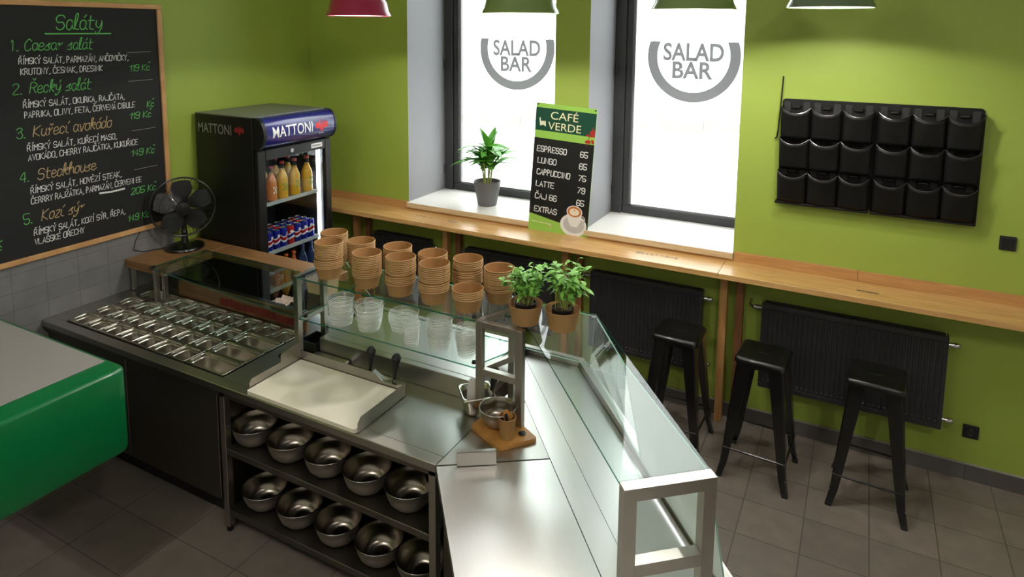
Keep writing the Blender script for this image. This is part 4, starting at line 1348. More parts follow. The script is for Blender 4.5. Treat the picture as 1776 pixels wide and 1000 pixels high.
gs = thing('glass_shelf_stand', 'two-tier glass shelf stand on square steel posts behind the cutting board', 'glass stand', (2.4, -1.95, ZT))
PW = 0.034
for x, y in ((1.813, -2.050), (3.006, -2.050), (1.813, -1.845), (3.075, -1.845)):
    wpart(MB().box(x, x + PW, y, y + PW, ZT + (0.0 if x < 1.9 or y < -2 else 0.0), GZ + 0.01, 0.002), 'post', STEELN, gs)
for z in (1.058, 1.305):
    wpart(MB().box(1.815, 1.845, -2.016, -1.845, z, z + 0.03, 0.002), 'bar', STEELN, gs)
    wpart(MB().hexa([(3.008, -2.016, z), (3.038, -2.016, z), (3.107, -1.845, z), (3.077, -1.845, z)], [(3.008, -2.016, z + 0.03), (3.038, -2.016, z + 0.03), (3.107, -1.845, z + 0.03), (3.077, -1.845, z + 0.03)]), 'bar', STEELN, gs)
pane([(1.852, -2.054), (3.004, -2.054), (3.004, -2.01), (3.07, -1.84), (3.07, -1.70), (1.82, -1.70), (1.82, -1.80), (1.852, -1.80)], GZ, GZ + 0.009, 'glass_shelf', gs)
pane([(1.852, -2.052), (3.003, -2.052), (3.003, -2.01), (3.07, -1.84), (3.07, -1.73), (1.852, -1.73)], 1.088, 1.096, 'glass_shelf', gs)
for x, y, z in ((1.875, -2.03, GZ + 0.009), (2.985, -2.03, GZ + 0.009), (1.875, -2.02, 1.096), (2.98, -2.02, 1.096)):
    wpart(MB().cyl((x, y, z), (x, y, z + 0.012), 0.012, 0.010), 'clamp', BLACK_PL, gs)

lg = thing('low_glass_guard', 'low dark glass pane over the back of the pans', 'glass guard', (1.1, -1.75, 1.09))
pane([(0.385, -1.950), (1.81, -2.048), (1.81, -1.512), (0.385, -1.512)], 1.088, 1.096, 'glass_pane', lg, GLASSDK)
wpart(MB().box(0.385, 0.415, -1.93, -1.90, 0.845, 1.088, 0.002), 'post', STEELN, lg)
wpart(MB().cyl((0.40, -1.93, 1.096), (0.40, -1.93, 1.106), 0.013), 'clamp', BLACK_PL, lg)
wpart(MB().cyl((1.77, -1.96, 1.096), (1.77, -1.96, 1.150), 0.026, 0.03), 'clamp', BLACK_PL, lg)
wpart(MB().cyl((1.78, -1.60, 0.95), (1.78, -1.60, 1.088), 0.012), 'post', STEELN, lg)
cf = thing('ribbed_cloth', 'small striped crumpled cloth lying on the low glass beside the stand post', 'cloth', (1.62, -1.93, 1.0965))
cl = MB()
cl.sheet([[(-0.06 + 0.12 * i / 12, -0.05 + 0.10 * j / 8, 0.002 + 0.014 * abs(math.sin(i * 1.3 + j * 0.6)) + 0.006 * math.cos(j * 1.7)) for i in range(13)] for j in range(9)])
cl.build('cloth', mat('striped_cloth', (196, 176, 164), 0.8, noise=0.3, nscale=12, stretch=(12, 1, 1)), cf, recalc=False)
bx = thing('lidded_container', 'beige container with clear lid standing on the low glass beside the stand post', 'container', (1.70, -1.70, 1.0965))
MB().hexa([(-0.075, -0.05, 0), (0.075, -0.05, 0), (0.075, 0.05, 0), (-0.075, 0.05, 0)], [(-0.085, -0.06, 0.13), (0.085, -0.06, 0.13), (0.085, 0.06, 0.13), (-0.085, 0.06, 0.13)]).build('container_body', mat('beige_plastic', (176, 158, 122), 0.5, noise=0.05), bx, smooth=False)
MB().box(-0.09, 0.09, -0.065, 0.065, 0.131, 0.142, 0.004).build('lid', STEELW, bx)

wgst = thing('wing_glass_stand', 'angled glass sneeze guard with top pane over the wing of the counter', 'glass stand', (3.6, -2.2, ZT))
inner = wing(-0.30, 0.462)
pane([(3.082, -1.86), (3.10, -1.93), inner, wing(0.905, 0.478), wing(0.905, 0.785), (3.49, -1.705), (3.082, -1.705)], GZ, GZ + 0.009, 'top_pane', wgst)
tA, tB = (3.49, -1.705), wing(0.905, 0.785)
bA, bB = (3.345, -1.375), wing(0.905, 0.868)
zb_ = rz + 0.002


SHEENGLASS = clear('white_sheen_front_glass', (0.93, 0.97, 0.965), 1.0, 0.02, haze=0.8, hazecol=(0.9, 0.98, 0.98, 1), translucent=True)  # white haze in the glass stands in for the reflected sky


def quad_pane(p0, p1, p2, p3, th, name, glass=None):
    """thick glass sheet through four points (bottom two, top two)"""
    a, b_, c, d = [Vector(p) for p in (p0, p1, p2, p3)]
    n = (b_ - a).cross(d - a).normalized() * th
    mb = MB().mi(0)
    V = [a, b_, c, d, a + n, b_ + n, c + n, d + n]
    mb.add(V, [(0, 1, 2, 3), (7, 6, 5, 4)])
    mb.mi(1)
    o = len(mb.v) - 8
    for i in range(4):
        j = (i + 1) % 4
        mb.f.append([o + i, o + 4 + i, o + 4 + j, o + j]); mb.m.append(1)
    return wpart(mb, name, [glass or GLASS, mat('bright_glass_edge', (150, 190, 178), 0.2, noise=0.03)], wgst, smooth=False)


bM, tM = wing(0.21, 0.868), wing(0.205, 0.782)
quad_pane((bA[0], bA[1], zb_), (bM[0], bM[1], zb_), (tM[0], tM[1], GZ), (tA[0], tA[1], GZ), 0.006, 'front_pane')
bM2, tM2 = wing(0.214, 0.868), wing(0.209, 0.782)
quad_pane((bM2[0], bM2[1], zb_), (bB[0], bB[1], zb_), (tB[0], tB[1], GZ), (tM2[0], tM2[1], GZ), 0.006, 'front_pane', SHEENGLASS)['label'] = 'front pane with a white sheen put into its glass'
quad_pane((1.90, -1.375, zb_), (bA[0], bA[1], zb_), (tA[0], tA[1], GZ), (1.90, -1.705, GZ), 0.006, 'front_pane')
# corner frame: second post and its two bars
cp0, cp1 = (3.023, -2.033), (3.243, -2.040)
wpart(MB().box(cp1[0] - 0.018, cp1[0] + 0.018, cp1[1] - 0.018, cp1[1] + 0.018, ZT, GZ + 0.008, 0.002), 'post', STEELN, wgst)
for z in (1.062, 1.300):
    wpart(MB().box(3.042, cp1[0] - 0.019, -2.051, -2.019, z, z + 0.033, 0.002), 'bar', STEELN, wgst)
# end frame
EW = 0.042
for t_ in (0.478, 0.745):
    q = [wing(0.908, t_), wing(0.908 + EW, t_), wing(0.908 + EW, t_ + EW), wing(0.908, t_ + EW)]
    wpart(MB().hexa([(a, b, ZT) for a, b in q], [(a, b, GZ + 0.01 - EW) for a, b in q]), 'post', STEELN, wgst)
STEELB = steel('brushed_bar_steel', (172, 166, 158), 0.3, (2.5, 40, 40), 0.08)
for z, t0, t1 in ((GZ + 0.01 - EW, 0.478, 0.787), (1.035, 0.5205, 0.7445)):
    q = [wing(0.908, t0), wing(0.908 + EW, t0), wing(0.908 + EW, t1), wing(0.908, t1)]
    wpart(MB().hexa([(a, b, z) for a, b in q], [(a, b, z + EW) for a, b in q]), 'bar', STEELN, wgst)
for s_, t_ in ((-0.20, 0.60), (-0.245, 0.80)):
    a, b = wing(s_, t_)
    wpart(MB().cyl((a, b, GZ + 0.009), (a, b, GZ + 0.014), 0.014), 'glass_fitting', CHROME, wgst)
for s_, t_ in ((0.86, 0.60), (0.84, 0.845)):
    a, b = wing(s_, t_)
    wpart(MB().box(a - 0.012, a + 0.012, b - 0.012, b + 0.012, ZT + (0.0 if t_ < 0.8 else 0.0), ZT + 0.02, 0.003), 'glass_fitting', STEELN, wgst)
# low glass divider in the corner
a, b = wing(-0.42, 0.50), wing(-0.50, 0.87)
q0, q1 = (3.13, -1.74), (3.40, -1.60)

# ------------------------------------------------------------------ brown paper bowls in stacks
KR, KH, KP = 0.077, 0.070, 0.0096
KRIM = mat('kraft_rim', (190, 150, 100), 0.6, noise=0.05)


def kraft_bowl(R=KR, H=KH):
    rb = R * 0.78
    mb = MB()
    mb.mi(0).lathe([(0, 0.004), (rb * 0.96, 0.004), (rb, 0.0), (R * 0.975, H - 0.0065)], 40)
    mb.mi(2).lathe([(R * 0.975, H - 0.0065), (R * 1.02, H - 0.0055), (R * 1.035, H - 0.003), (R * 1.03, H), (R * 1.01, H + 0.0015)], 40)
    mb.mi(1).lathe([(R * 1.01, H + 0.0015), (R * 0.985, H + 0.0005), (R * 0.97, H - 0.004), (rb * 0.97, 0.006), (0, 0.006)], 40)
    return mb.build('paper_bowl', [KRAFT, KRAFTIN, KRIM], angle=50, recalc=False)


kb = kraft_bowl()
SH = GZ + 0.0095
frontn = [(1.995, 1.530), (2.268, 1.524), (2.490, 1.528), (2.702, 1.526), (2.905, 1.447)]
backn = [(1.885, 1.531), (2.088, 1.512), (2.346, 1.520), (2.581, 1.521), (2.800, 1.517), (2.990, 1.512)]
first = True
for rn, lst, y in (('front', frontn, -1.955), ('back', backn, -1.788)):
    for si, (x, zt) in enumerate(lst):
        n = max(1, round((zt - SH - KH) / KP) + 1)
        brk = {0: 5, 2: 5, 3: 5, 4: 99}.get(si, 99) if rn == 'front' else {4: 8}.get(si, 99)
        z = SH
        for k in range(n):
            lab = 'brown paper bowl, %s from top, %s-row stack %s from the fridge' % (ORD[n - k] if n - k <= 15 else 'last', rn, ORD[si + 1])
            if k == n - 1: lab = 'topmost brown paper bowl, %s-row stack %s from the fridge' % (rn, ORD[si + 1])
            if first: o = kb; first = False
            else: o = kb.copy(); C.objects.link(o)
            off = 0.0 if k < brk else 0.004
            o.location = (x + rnd.uniform(-.0012, .0012) + off, y + rnd.uniform(-.0012, .0012), z)
            o.rotation_euler = (rnd.uniform(-.006, .006), rnd.uniform(-.006, .006), rnd.uniform(0, 6))
            tag(o, lab, 'bowl', 'brown paper bowls stacked on the glass shelf')
            z += KP + (0.007 if k + 1 == brk else 0)

# ------------------------------------------------------------------ clear plastic tubs on the lower glass shelf
def clear_tub(R, H, rb=0.8, ribs=3):
    pr = [(0, 0.004), (R * rb * 0.9, 0.003), (R * rb, 0.0)]
    for k in range(ribs):
        z = H * (0.25 + 0.5 * k / max(1, ribs))
        r = R * (rb + (1 - rb) * z / H)
        pr += [(r - 0.0008, z - 0.004), (r + 0.001, z), (r - 0.0008, z + 0.004)]
    pr += [(R * 0.98, H - 0.008), (R * 1.0, H - 0.007), (R * 1.03, H - 0.003), (R * 1.03, H), (R * 1.0, H)]
    mb = MB().mi(0).lathe(pr, 36)
    mb.mi(1)
    for r, z in [(R * 1.03, H - 0.001)] + [(R * (rb + (1 - rb) * (0.25 + 0.5 * k / max(1, ribs))), H * (0.25 + 0.5 * k / max(1, ribs))) for k in range(ribs)]:
        mb.tube([(r * math.cos(math.pi * k / 18), r * math.sin(math.pi * k / 18), z) for k in range(36)], 0.0013, 5, True)
    return mb.build('clear_plastic_tub', [PLASTIC, PLASTRIM], angle=60, recalc=False)


LS = 1.0965
tubs = [  # R, H, pitch, n, x, y, what
    (0.070, 0.062, 0.030, 4, 2.105, -1.985, 'wide stack at the fridge end'), (0.052, 0.075, 0.022, 3, 2.245, -1.875, 'tilting stack behind the wide ones'),
    (0.070, 0.070, 0.026, 4, 2.285, -1.965, 'second wide stack'), (0.078, 0.060, 0.020, 3, 2.455, -1.885, 'widest stack in the middle of the shelf'),
    (0.043, 0.085, 0.024, 3, 2.595, -2.005, 'narrow stack in front of the widest ones'), (0.066, 0.090, 0.014, 6, 2.742, -1.965, 'tall stack second from the steel corner post'),
    (0.056, 0.085, 0.013, 6, 2.905, -1.965, 'tall stack beside the steel corner post')]
for R, H, P, n, x, y, what in tubs:
    pro = None
    for k in range(n):
        if pro is None: o = pro = clear_tub(R, H)
        else: o = pro.copy(); C.objects.link(o)
        o.location = (x + rnd.uniform(-.002, .002), y + rnd.uniform(-.002, .002), LS + k * P)
        tl = 0.0 if k == 0 else 0.02
        o.rotation_euler = (rnd.uniform(-tl, tl), rnd.uniform(-tl, tl), rnd.uniform(0, 6))
        pl = ('bottom' if k == 0 else ('topmost' if k == n - 1 else ORD[k + 1] + ' from the bottom'))
        tag(o, 'clear plastic tub, %s, %s' % (pl, what), 'tub', 'clear plastic tubs on the lower glass shelf')


# ------------------------------------------------------------------ potted herbs and the window plant
def leaf_rows(L, w, curl, n=6, m=4, fold=0.2):
    rows = []
    for i in range(n + 1):
        t = i / n
        ww = w * math.sin(math.pi * (t * 0.92 + 0.06)) ** 0.8
        rows.append([(L * t, ww * (j / m * 2 - 1), -curl * L * t * t + fold * abs(j / m * 2 - 1) * ww) for j in range(m + 1)])
    return rows


def put_leaf(mb, rows, pos, yaw, pitch, roll=0.0):
    M = Matrix.Translation(pos) @ Matrix.Rotation(yaw, 4, 'Z') @ Matrix.Rotation(-pitch, 4, 'Y') @ Matrix.Rotation(roll, 4, 'X')
    mb.sheet([[tuple(M @ Vector(p)) for p in r] for r in rows])


def herb(x, y, label, seed, lean, hgt):
    R = random.Random(seed)
    t = thing('potted_herb', label, 'potted plant', (x, y, SH), 0, 'herbs in paper bowls on the glass corner')
    ou = [(0, 0.004), (0.062, 0.004), (0.064, 0.0), (0.081, 0.088), (0.0835, 0.092), (0.0825, 0.095)]
    MB().mi(0).lathe(ou, 40).mi(1).lathe([(0.0825, 0.095), (0.080, 0.093), (0.064, 0.006), (0, 0.006)], 40).build('paper_bowl', [KRAFT, KRAFTIN], t, angle=50, recalc=False)
    MB().lathe([(0, 0.006), (0.042, 0.006), (0.052, 0.098), (0.05, 0.098), (0.045, 0.088), (0, 0.088)], 24).build('nursery_pot', BLACK_MATTE, t, recalc=False)
    MB().lathe([(0.046, 0.086), (0.03, 0.092), (0, 0.094)], 20).build('soil', SOIL, t, recalc=False)
    st, lf = MB(), MB()
    for k in range(30):
        a = R.uniform(0, 2 * math.pi); rr = R.uniform(0, 0.035)
        b0 = Vector((rr * math.cos(a), rr * math.sin(a), 0.09))
        H = hgt * R.uniform(0.45, 1.0)
        a2 = a + R.uniform(-.5, .5)
        sp = R.uniform(0.25, 0.9) * 0.11
        tip = Vector((b0.x + sp * math.cos(a2) + lean[0] * H, b0.y + sp * math.sin(a2) + lean[1] * H, 0.09 + H))
        mid = (b0 + tip) / 2 + Vector((0, 0, 0.02))
        st.tube([b0, mid, tip], [0.002, 0.0016, 0.001], 5)
        for q in range(9):
            f = R.uniform(0.35, 1.02)
            p = b0.lerp(mid, f * 2) if f < .5 else mid.lerp(tip, f * 2 - 1)
            put_leaf(lf, leaf_rows(R.uniform(0.024, 0.046), R.uniform(0.008, 0.015), R.uniform(0.2, 0.9), 4, 2, 0.25), p, R.uniform(0, 6.28), R.uniform(-0.3, 0.9), R.uniform(-.5, .5))
    st.build('stems', STEMG, t)
    lf.build('foliage', LEAF2, t, recalc=False)


herb(3.222, -1.948, 'leafy green herb in a brown paper bowl beside the stacks of paper bowls', 3, (-0.05, 0.0), 0.20)
herb(3.402, -1.922, 'bushier green herb in a brown paper bowl at the outer glass corner', 8, (0.12, 0.05), 0.225)

wp = thing('window_plant', 'small green leafy plant in a grey pot on the white sill of the first window', 'potted plant', (1.753, 0.25, SILLZ))
MB().lathe([(0, 0), (0.078, 0), (0.082, 0.006), (0.118, 0.205), (0.116, 0.212), (0.109, 0.21), (0.104, 0.18), (0, 0.18)], 40).build('pot', POTGREY, wp, recalc=False)
MB().lathe([(0.105, 0.182), (0.06, 0.19), (0, 0.194)], 24).build('soil', SOIL, wp, recalc=False)
R = random.Random(12)
st, lf = MB(), MB()
for k in range(7):
    a = k * 0.9
    b0 = Vector((0.028 * math.cos(a), 0.028 * math.sin(a), 0.18))
    H = R.uniform(0.20, 0.34)
    tip = Vector((0.06 * math.cos(a) + R.uniform(-.03, .03), 0.05 * math.sin(a), 0.18 + H))
    st.tube([b0, (b0 + tip) / 2 + Vector((0, 0, 0.01)), tip], [0.007, 0.006, 0.003], 7)
    for q in range(8):
        f = R.uniform(0.5, 1.0)
        p = b0.lerp(tip, f)
        yaw = R.uniform(0, 6.28)
        put_leaf(lf, leaf_rows(R.uniform(0.15, 0.25), R.uniform(0.024, 0.038), R.uniform(0.35, 0.9), 8, 4, 0.3), p, yaw, R.uniform(0.2, 1.25), R.uniform(-.3, .3))
for k in range(4):
    put_leaf(lf, leaf_rows(0.24, 0.04, 0.1, 8, 4, 0.3), Vector((0.01 * k, 0, 0.45)), 1.5 * k, 1.2)
st.build('stems', STEMG, wp)
lf.build('foliage', LEAF, wp, recalc=False)

# ------------------------------------------------------------------ window bar counter
BZ = 1.146
bc = thing('window_bar_counter', 'long light oak bar counter with upstand along the window wall', 'counter', (2.6, -0.16, 0))
xs = (0.05, 1.640, 3.812, 6.6)
for k in range(3):
    wpart(MB().box(xs[k] + 0.0008, xs[k + 1] - 0.0008, -0.316, -0.0005, BZ - 0.036, BZ, 0.0015), 'plank', OAK, bc)
for x0, x1, zt in ((0.05, W1[0] - 0.012, 1.212), (W1[0] - 0.01, W1[1] + 0.01, SILLZ - 0.045), (W1[1] + 0.012, W2[0] - 0.012, 1.212), (W2[0] - 0.01, 3.86, SILLZ - 0.045), (3.862, 4.62, 1.212), (4.622, 6.6, 1.212)):
    wpart(MB().box(x0, x1, -0.022, -0.0005, BZ, zt, 0.0015), 'upstand', OAKUP, bc)
for x in (0.555, 1.52, 2.615, 3.795):
    wpart(MB().box(x, x + 0.05, -0.105, -0.055, 0.0, BZ - 0.037, 0.002), 'leg', OAKV, bc)
    wpart(MB().box(x + 0.10, x + 0.15, -0.06, -0.016, 0.0, BZ - 0.037, 0.002), 'leg', wood('dark_post_%d' % int(x * 10), (140, 92, 58), (116, 74, 44), 0.5, (14, 14, 1.2)), bc)
mk = MB()
for x, y, w__ in ((3.95, -0.115, 0.07), (4.62, -0.20, 0.12), (4.40, -0.17, 0.06)):
    if w__ > 0.1: mk.box(x, x + w__, y, y + 0.018, BZ, BZ + 0.0012)
wpart(mk, 'flush_plate', mat('grey_flush_plate', (110, 96, 78), 0.5, noise=0.15, nscale=40), bc, smooth=False)
mk = MB()
for x0, n in ((1.30, 7), (1.62, 3), (3.22, 9)):
    for k in range(n):
        mk.box(x0 + k * 0.034, x0 + k * 0.034 + rnd.uniform(.012, .03), -0.17 + rnd.uniform(-.02, .03), -0.155 + rnd.uniform(0, .02), BZ, BZ + 0.0006)
wpart(mk, 'stain', mat('worn_grey_mark', (158, 134, 104), 0.6, noise=0.2), bc, smooth=False)


# ------------------------------------------------------------------ radiators
def radiator(x0, x1, label):
    z0, z1 = 0.345, 0.93
    yb, yf = -0.045, -0.135
    t = thing('radiator', label, 'radiator', ((x0 + x1) / 2, yb, z0), 0, 'black panel radiators under the bar counter')
    n = max(6, round((x1 - x0) / 0.031))
    p = (x1 - x0 - 0.04) / n
    poly = [(x0, yf + 0.02), (x0, yf)]
    for k in range(n):
        a = x0 + 0.02 + k * p
        poly += [(a + p * 0.12, yf), (a + p * 0.3, yf - 0.0045), (a + p * 0.7, yf - 0.0045), (a + p * 0.88, yf)]
    poly += [(x1, yf), (x1, yf + 0.02)]
    fp_ = MB().prism(poly, z0 + 0.035, z1 - 0.035)
    fp_.box(x0, x1, yf - 0.002, yf + 0.02, z0, z0 + 0.035, 0.004).box(x0, x1, yf - 0.002, yf + 0.02, z1 - 0.035, z1, 0.004)
    wpart(fp_, 'front_panel', RAD, t, angle=25)
    wpart(MB().box(x0 + 0.01, x1 - 0.01, yb - 0.02, yb, z0, z1 - 0.005, 0.004), 'rear_panel', RAD, t)
    for x in (x0 + 0.001, x1 - 0.005):
        wpart(MB().box(x, x + 0.004, yf + 0.02, yb - 0.02, z0 + 0.02, z1), 'side_cover', RAD, t, smooth=False)
    tg = MB()
    k = 0
    a = x0 + 0.012
    while a < x1 - 0.03:
        tg.box(a, a + 0.012, yf + 0.02, yb - 0.02, z1 - 0.008, z1 - 0.003); a += 0.022
    wpart(tg, 'top_grille', RADGRILLE, t, smooth=False)
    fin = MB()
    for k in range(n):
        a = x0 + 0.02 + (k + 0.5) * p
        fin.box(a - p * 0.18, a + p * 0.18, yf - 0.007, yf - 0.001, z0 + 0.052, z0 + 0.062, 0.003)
    wpart(fin, 'pressed_edge', mat('pale_radiator_edge', (84, 84, 84), 0.4, noise=0.2), t)  # lighter grey nubs low on each rib
    for x, z, sg in ((x1, z1 - 0.06, 1), (x1, z0 + 0.05, 1), (x0, z1 - 0.05, -1)):
        v_ = MB().cyl((x, -0.09, z), (x + sg * 0.03, -0.09, z), 0.014, n=12).cyl((x + sg * 0.03, -0.09, z), (x + sg * 0.048, -0.09, z), 0.017, n=10).ball((x + sg * 0.05, -0.09, z), 0.017, 10)
        vv = wpart(v_, 'valve', CHROME if sg > 0 else mat('brushed_valve', (140, 138, 134), 0.4, 1.0, noise=0.1), t)
    wpart(MB().tube([(x0 - 0.066, -0.09, z1 - 0.05), (x0 - 0.076, -0.085, z1 - 0.047), (x0 - 0.082, -0.06, z1 - 0.04), (x0 - 0.083, -0.004, z1 - 0.035)], 0.009, 10), 'pipe', CHROME, t)
    for x in (x0 + 0.15, x1 - 0.15):
        wpart(MB().box(x, x + 0.03, yb, -0.001, z0 + 0.1, z1 - 0.1), 'wall_bracket', RADGRILLE, t, smooth=False)


radiator(0.82, 1.40, 'black panel radiator beside the fridge under the bar counter')
radiator(1.765, 2.55, 'black panel radiator under the bar counter below the first window')
radiator(2.86, 3.685, 'black panel radiator under the bar counter below the second window')
radiator(4.075, 5.125, 'long black panel radiator behind two of the bar stools, next to the wall socket')


# ------------------------------------------------------------------ bar stools
def stool():
    t = thing('bar_stool', '', 'stool', (0, 0, 0), 0, 'black metal bar stools at the bar counter')
    H = 0.765
    h = 0.148
    st = MB()
    loops = []
    for ins, z, r in ((0.0, H - 0.035, 0.035), (0.0, H - 0.012, 0.035), (0.006, H - 0.002, 0.033), (0.014, H, 0.03), (0.03, H - 0.001, 0.025), (0.045, H - 0.004, 0.02)):
        loops.append([(x, y, z) for x, y in rrect(-h + ins, h - ins, -h + ins, h - ins, r)])
    n = len(loops[0])
    vs = [p for l in loops for p in l]
    fs = [(i * n + k, i * n + (k + 1) % n, (i + 1) * n + (k + 1) % n, (i + 1) * n + k) for i in range(len(loops) - 1) for k in range(n)]
    fs.append([(len(loops) - 1) * n + k for k in range(n)])
    st.add(vs, fs)
    st.build('seat', BLACK_MT, t, angle=50, recalc=False)
    sl_ = MB()
    sl_.prism([(a * 1.0, b) for a, b in rrect(-0.034, 0.034, -0.008, 0.008, 0.0075, 4)], H - 0.006, H - 0.0033)
    sl_.build('handle_slot', mat('slot_lining', (60, 60, 60), 0.35, 0.6, noise=0.05), t, smooth=False)  # plain grey plate, paler than the seat, marks the slot
    for sx in (1, -1):
        for sy in (1, -1):
            lg_ = MB()
            secs = []
            for q in range(9):
                f = q / 8
                z = (H - 0.037) * (1 - f)
                e = 0.135 + 0.063 * f + 0.012 * max(0, f - 0.86) / 0.14
                w = 0.086 - 0.050 * f
                if f > 0.99: w = 0.033
                secs.append((z, e, w))
            V, F = [], []
            for z, e, w in secs:
                # angle section: outer corner bevelled, legs point inwards
                pts = [(e - w, e), (e - 0.008, e), (e, e - 0.008), (e, e - w), (e - 0.008, e - w), (e - 0.010, e - 0.010 - 0.002), (e - 0.012, e - 0.010), (e - w, e - 0.008)]
                V += [(sx * a, sy * b, z) for a, b in pts]
            m = 8
            for i in range(len(secs) - 1):
                F += [(i * m + k, i * m + (k + 1) % m, (i + 1) * m + (k + 1) % m, (i + 1) * m + k) for k in range(m)]
            F.append(list(range(m))); F.append([(len(secs) - 1) * m + k for k in range(m)])
            lg_.add(V, F)
            leg = lg_.build('leg', BLACK_MT, t, angle=40)
            zf = 0.035
            e = 0.205
            MB().box(sx * (e - 0.031), sx * (e + 0.003), sy * (e - 0.031), sy * (e + 0.003), 0.0, 0.022, 0.006).build('rubber_foot', BLACK_MATTE, leg)
            MB().ball((sx * 0.19, sy * (0.199), 0.10), 0.0045, 8).build('rivet', CHROME, leg)
    zr = 0.185
    e = 0.178
    for (a, b) in (((-e, -e), (e, -e)), ((e, -e), (e, e)), ((e, e), (-e, e)), ((-e, e), (-e, -e))):
        MB().cyl((a[0], a[1], zr), (b[0], b[1], zr), 0.0065, n=10).build('foot_rail', BLACK_MT, t)
    ap = MB()
    for q in range(4):
        c_, s_ = (1, 0, -1, 0)[q], (0, 1, 0, -1)[q]
        pts = [(-0.125, 0.0), (-0.125, -0.06), (-0.10, -0.035), (0.0, -0.022), (0.10, -0.035), (0.125, -0.06), (0.125, 0.0)]
        ap.extrude(pts, 0.128, 0.131, lambda u, v, w, c_=c_, s_=s_: (c_ * w - s_ * u, s_ * w + c_ * u, H - 0.036 + v))
    ap.build('seat_apron', BLACK_MT, t, smooth=False)
    return t


s0 = stool()
spots = [(3.612, -0.445, -0.03, 'black metal bar stool beside the glass wing, below the second window'),
         (4.145, -0.505, -0.06, 'black metal bar stool just past the oak counter leg, middle one of three'),
         (4.755, -0.465, -0.05, 'black metal bar stool at the wall socket end of the three')]
for k, (x, y, a, lab) in enumerate(spots):
    if k == 0:
        s0.location = (x, y, 0); s0.rotation_euler = (0, 0, a); s0['label'] = lab
    else:
        dup(s0, (x, y, 0), a, lab)

# ------------------------------------------------------------------ wall pockets
wpk = thing('wall_organizer', 'black plastic wall organizer with three rows of six pockets on the green wall', 'wall organizer', (4.66, 0.0, 1.60))
PX0, PX1, PZ0, PZ1 = 4.108, 5.208, 1.605, 2.285
bkp = MB()
bkp.extrude([(u, v) for u, v in rrect(PX0 + 0.008, PX1, PZ0 + 0.01, PZ1, 0.02)], -0.012, -0.001, lambda u, v, w: (u, w, v))
bkp.box(PX0, 4.652, -0.075, -0.002, PZ0 - 0.004, PZ0 + 0.012, 0.004).box(4.66, PX1 - 0.002, -0.075, -0.002, PZ0 - 0.004, PZ0 + 0.012, 0.004)
bkp.box(PX1 - 0.012, PX1, -0.06, -0.001, PZ0, PZ1 - 0.03, 0.003)
wpart(bkp, 'back_plate', POCKET, wpk)
pw = 0.172


def pocket(x0, z0, d, hgt):
    mb = MB()
    w = pw
    rows = []
    n = 12
    for i in range(9):
        f = i / 8
        z = z0 + hgt * f
        r = []
        for j in range(n + 1):
            u = j / n * 2 - 1
            dep = d * (0.72 + 0.28 * f) * (1 - 0.10 * (1 - u * u) * (0.2 + f)) if False else d * (0.70 + 0.25 * f) + 0.028 * (1 - u * u) * (0.3 + 0.7 * f)
            zz = z - (0.02 * (1 - u * u)) * f * f + (0.016 * abs(u) ** 3) * f * f
            r.append((x0 + w / 2 + u * w / 2 * (0.94 + 0.06 * f), -0.012 - dep, zz))
        rows.append(r)
    mb.sheet(rows)
    for e in (0, n):
        mb.sheet([[(r[e][0], -0.012, r[e][2] + 0.002), r[e]] for r in rows])
    mb.sheet([[(p[0], -0.012, z0) for p in rows[0]], rows[0]])
    me = wpart(mb, 'pocket', POCKET, wpk, angle=50, recalc=False)
    sd = me.modifiers.new('thickness', 'SOLIDIFY'); sd.thickness = 0.004; sd.offset = 0
    lip = MB().tube([(p[0], p[1] - 0.0015, p[2]) for p in rows[-1]], 0.0035, 6)
    o = wpart(lip, 'rim', BLACK_MT, wpk); o.parent = me
    # folded tabs in the mouth
    for u0, u1 in ((0.06, 0.27), (0.72, 0.94)):
        tb = MB().box(x0 + w * u0, x0 + w * u1, -0.016, -0.0125, z0 + hgt - 0.02, z0 + hgt + 0.045)
        o = wpart(tb, 'hook_tab', mat('grey_black_tab', (40, 40, 40), 0.4, noise=0.1) if 'grey_black_tab' not in bpy.data.materials else bpy.data.materials['grey_black_tab'], wpk, smooth=False); o.parent = me
    hb_ = MB().tube([(x0 + w * 0.34, -0.014, z0 + hgt + 0.02), (x0 + w * 0.36, -0.03, z0 + hgt + 0.012), (x0 + w * 0.6, -0.03, z0 + hgt + 0.012), (x0 + w * 0.64, -0.014, z0 + hgt + 0.02)], 0.006, 8)
    o = wpart(hb_, 'drip_spout', BLACK_MT, wpk); o.parent = me


for rr, zr in enumerate((2.036, 1.838, 1.622)):
    for k in range(6):
        x0 = 4.118 + k * 0.1785 + (0.016 if k > 2 else 0)
        pocket(x0, zr, 0.085, 0.185)
rod = MB().tube([(4.112, -0.012, 2.43), (4.108, -0.02, 2.28), (4.100, -0.03, 2.08), (4.094, -0.03, 2.03), (4.086, -0.02, 2.022), (4.082, -0.008, 2.022)], 0.0045, 8)
o = wpart(rod, 'bent_rod', BLACK_MT, wpk)
o['label'] = 'thin bent black rod beside the top pocket'

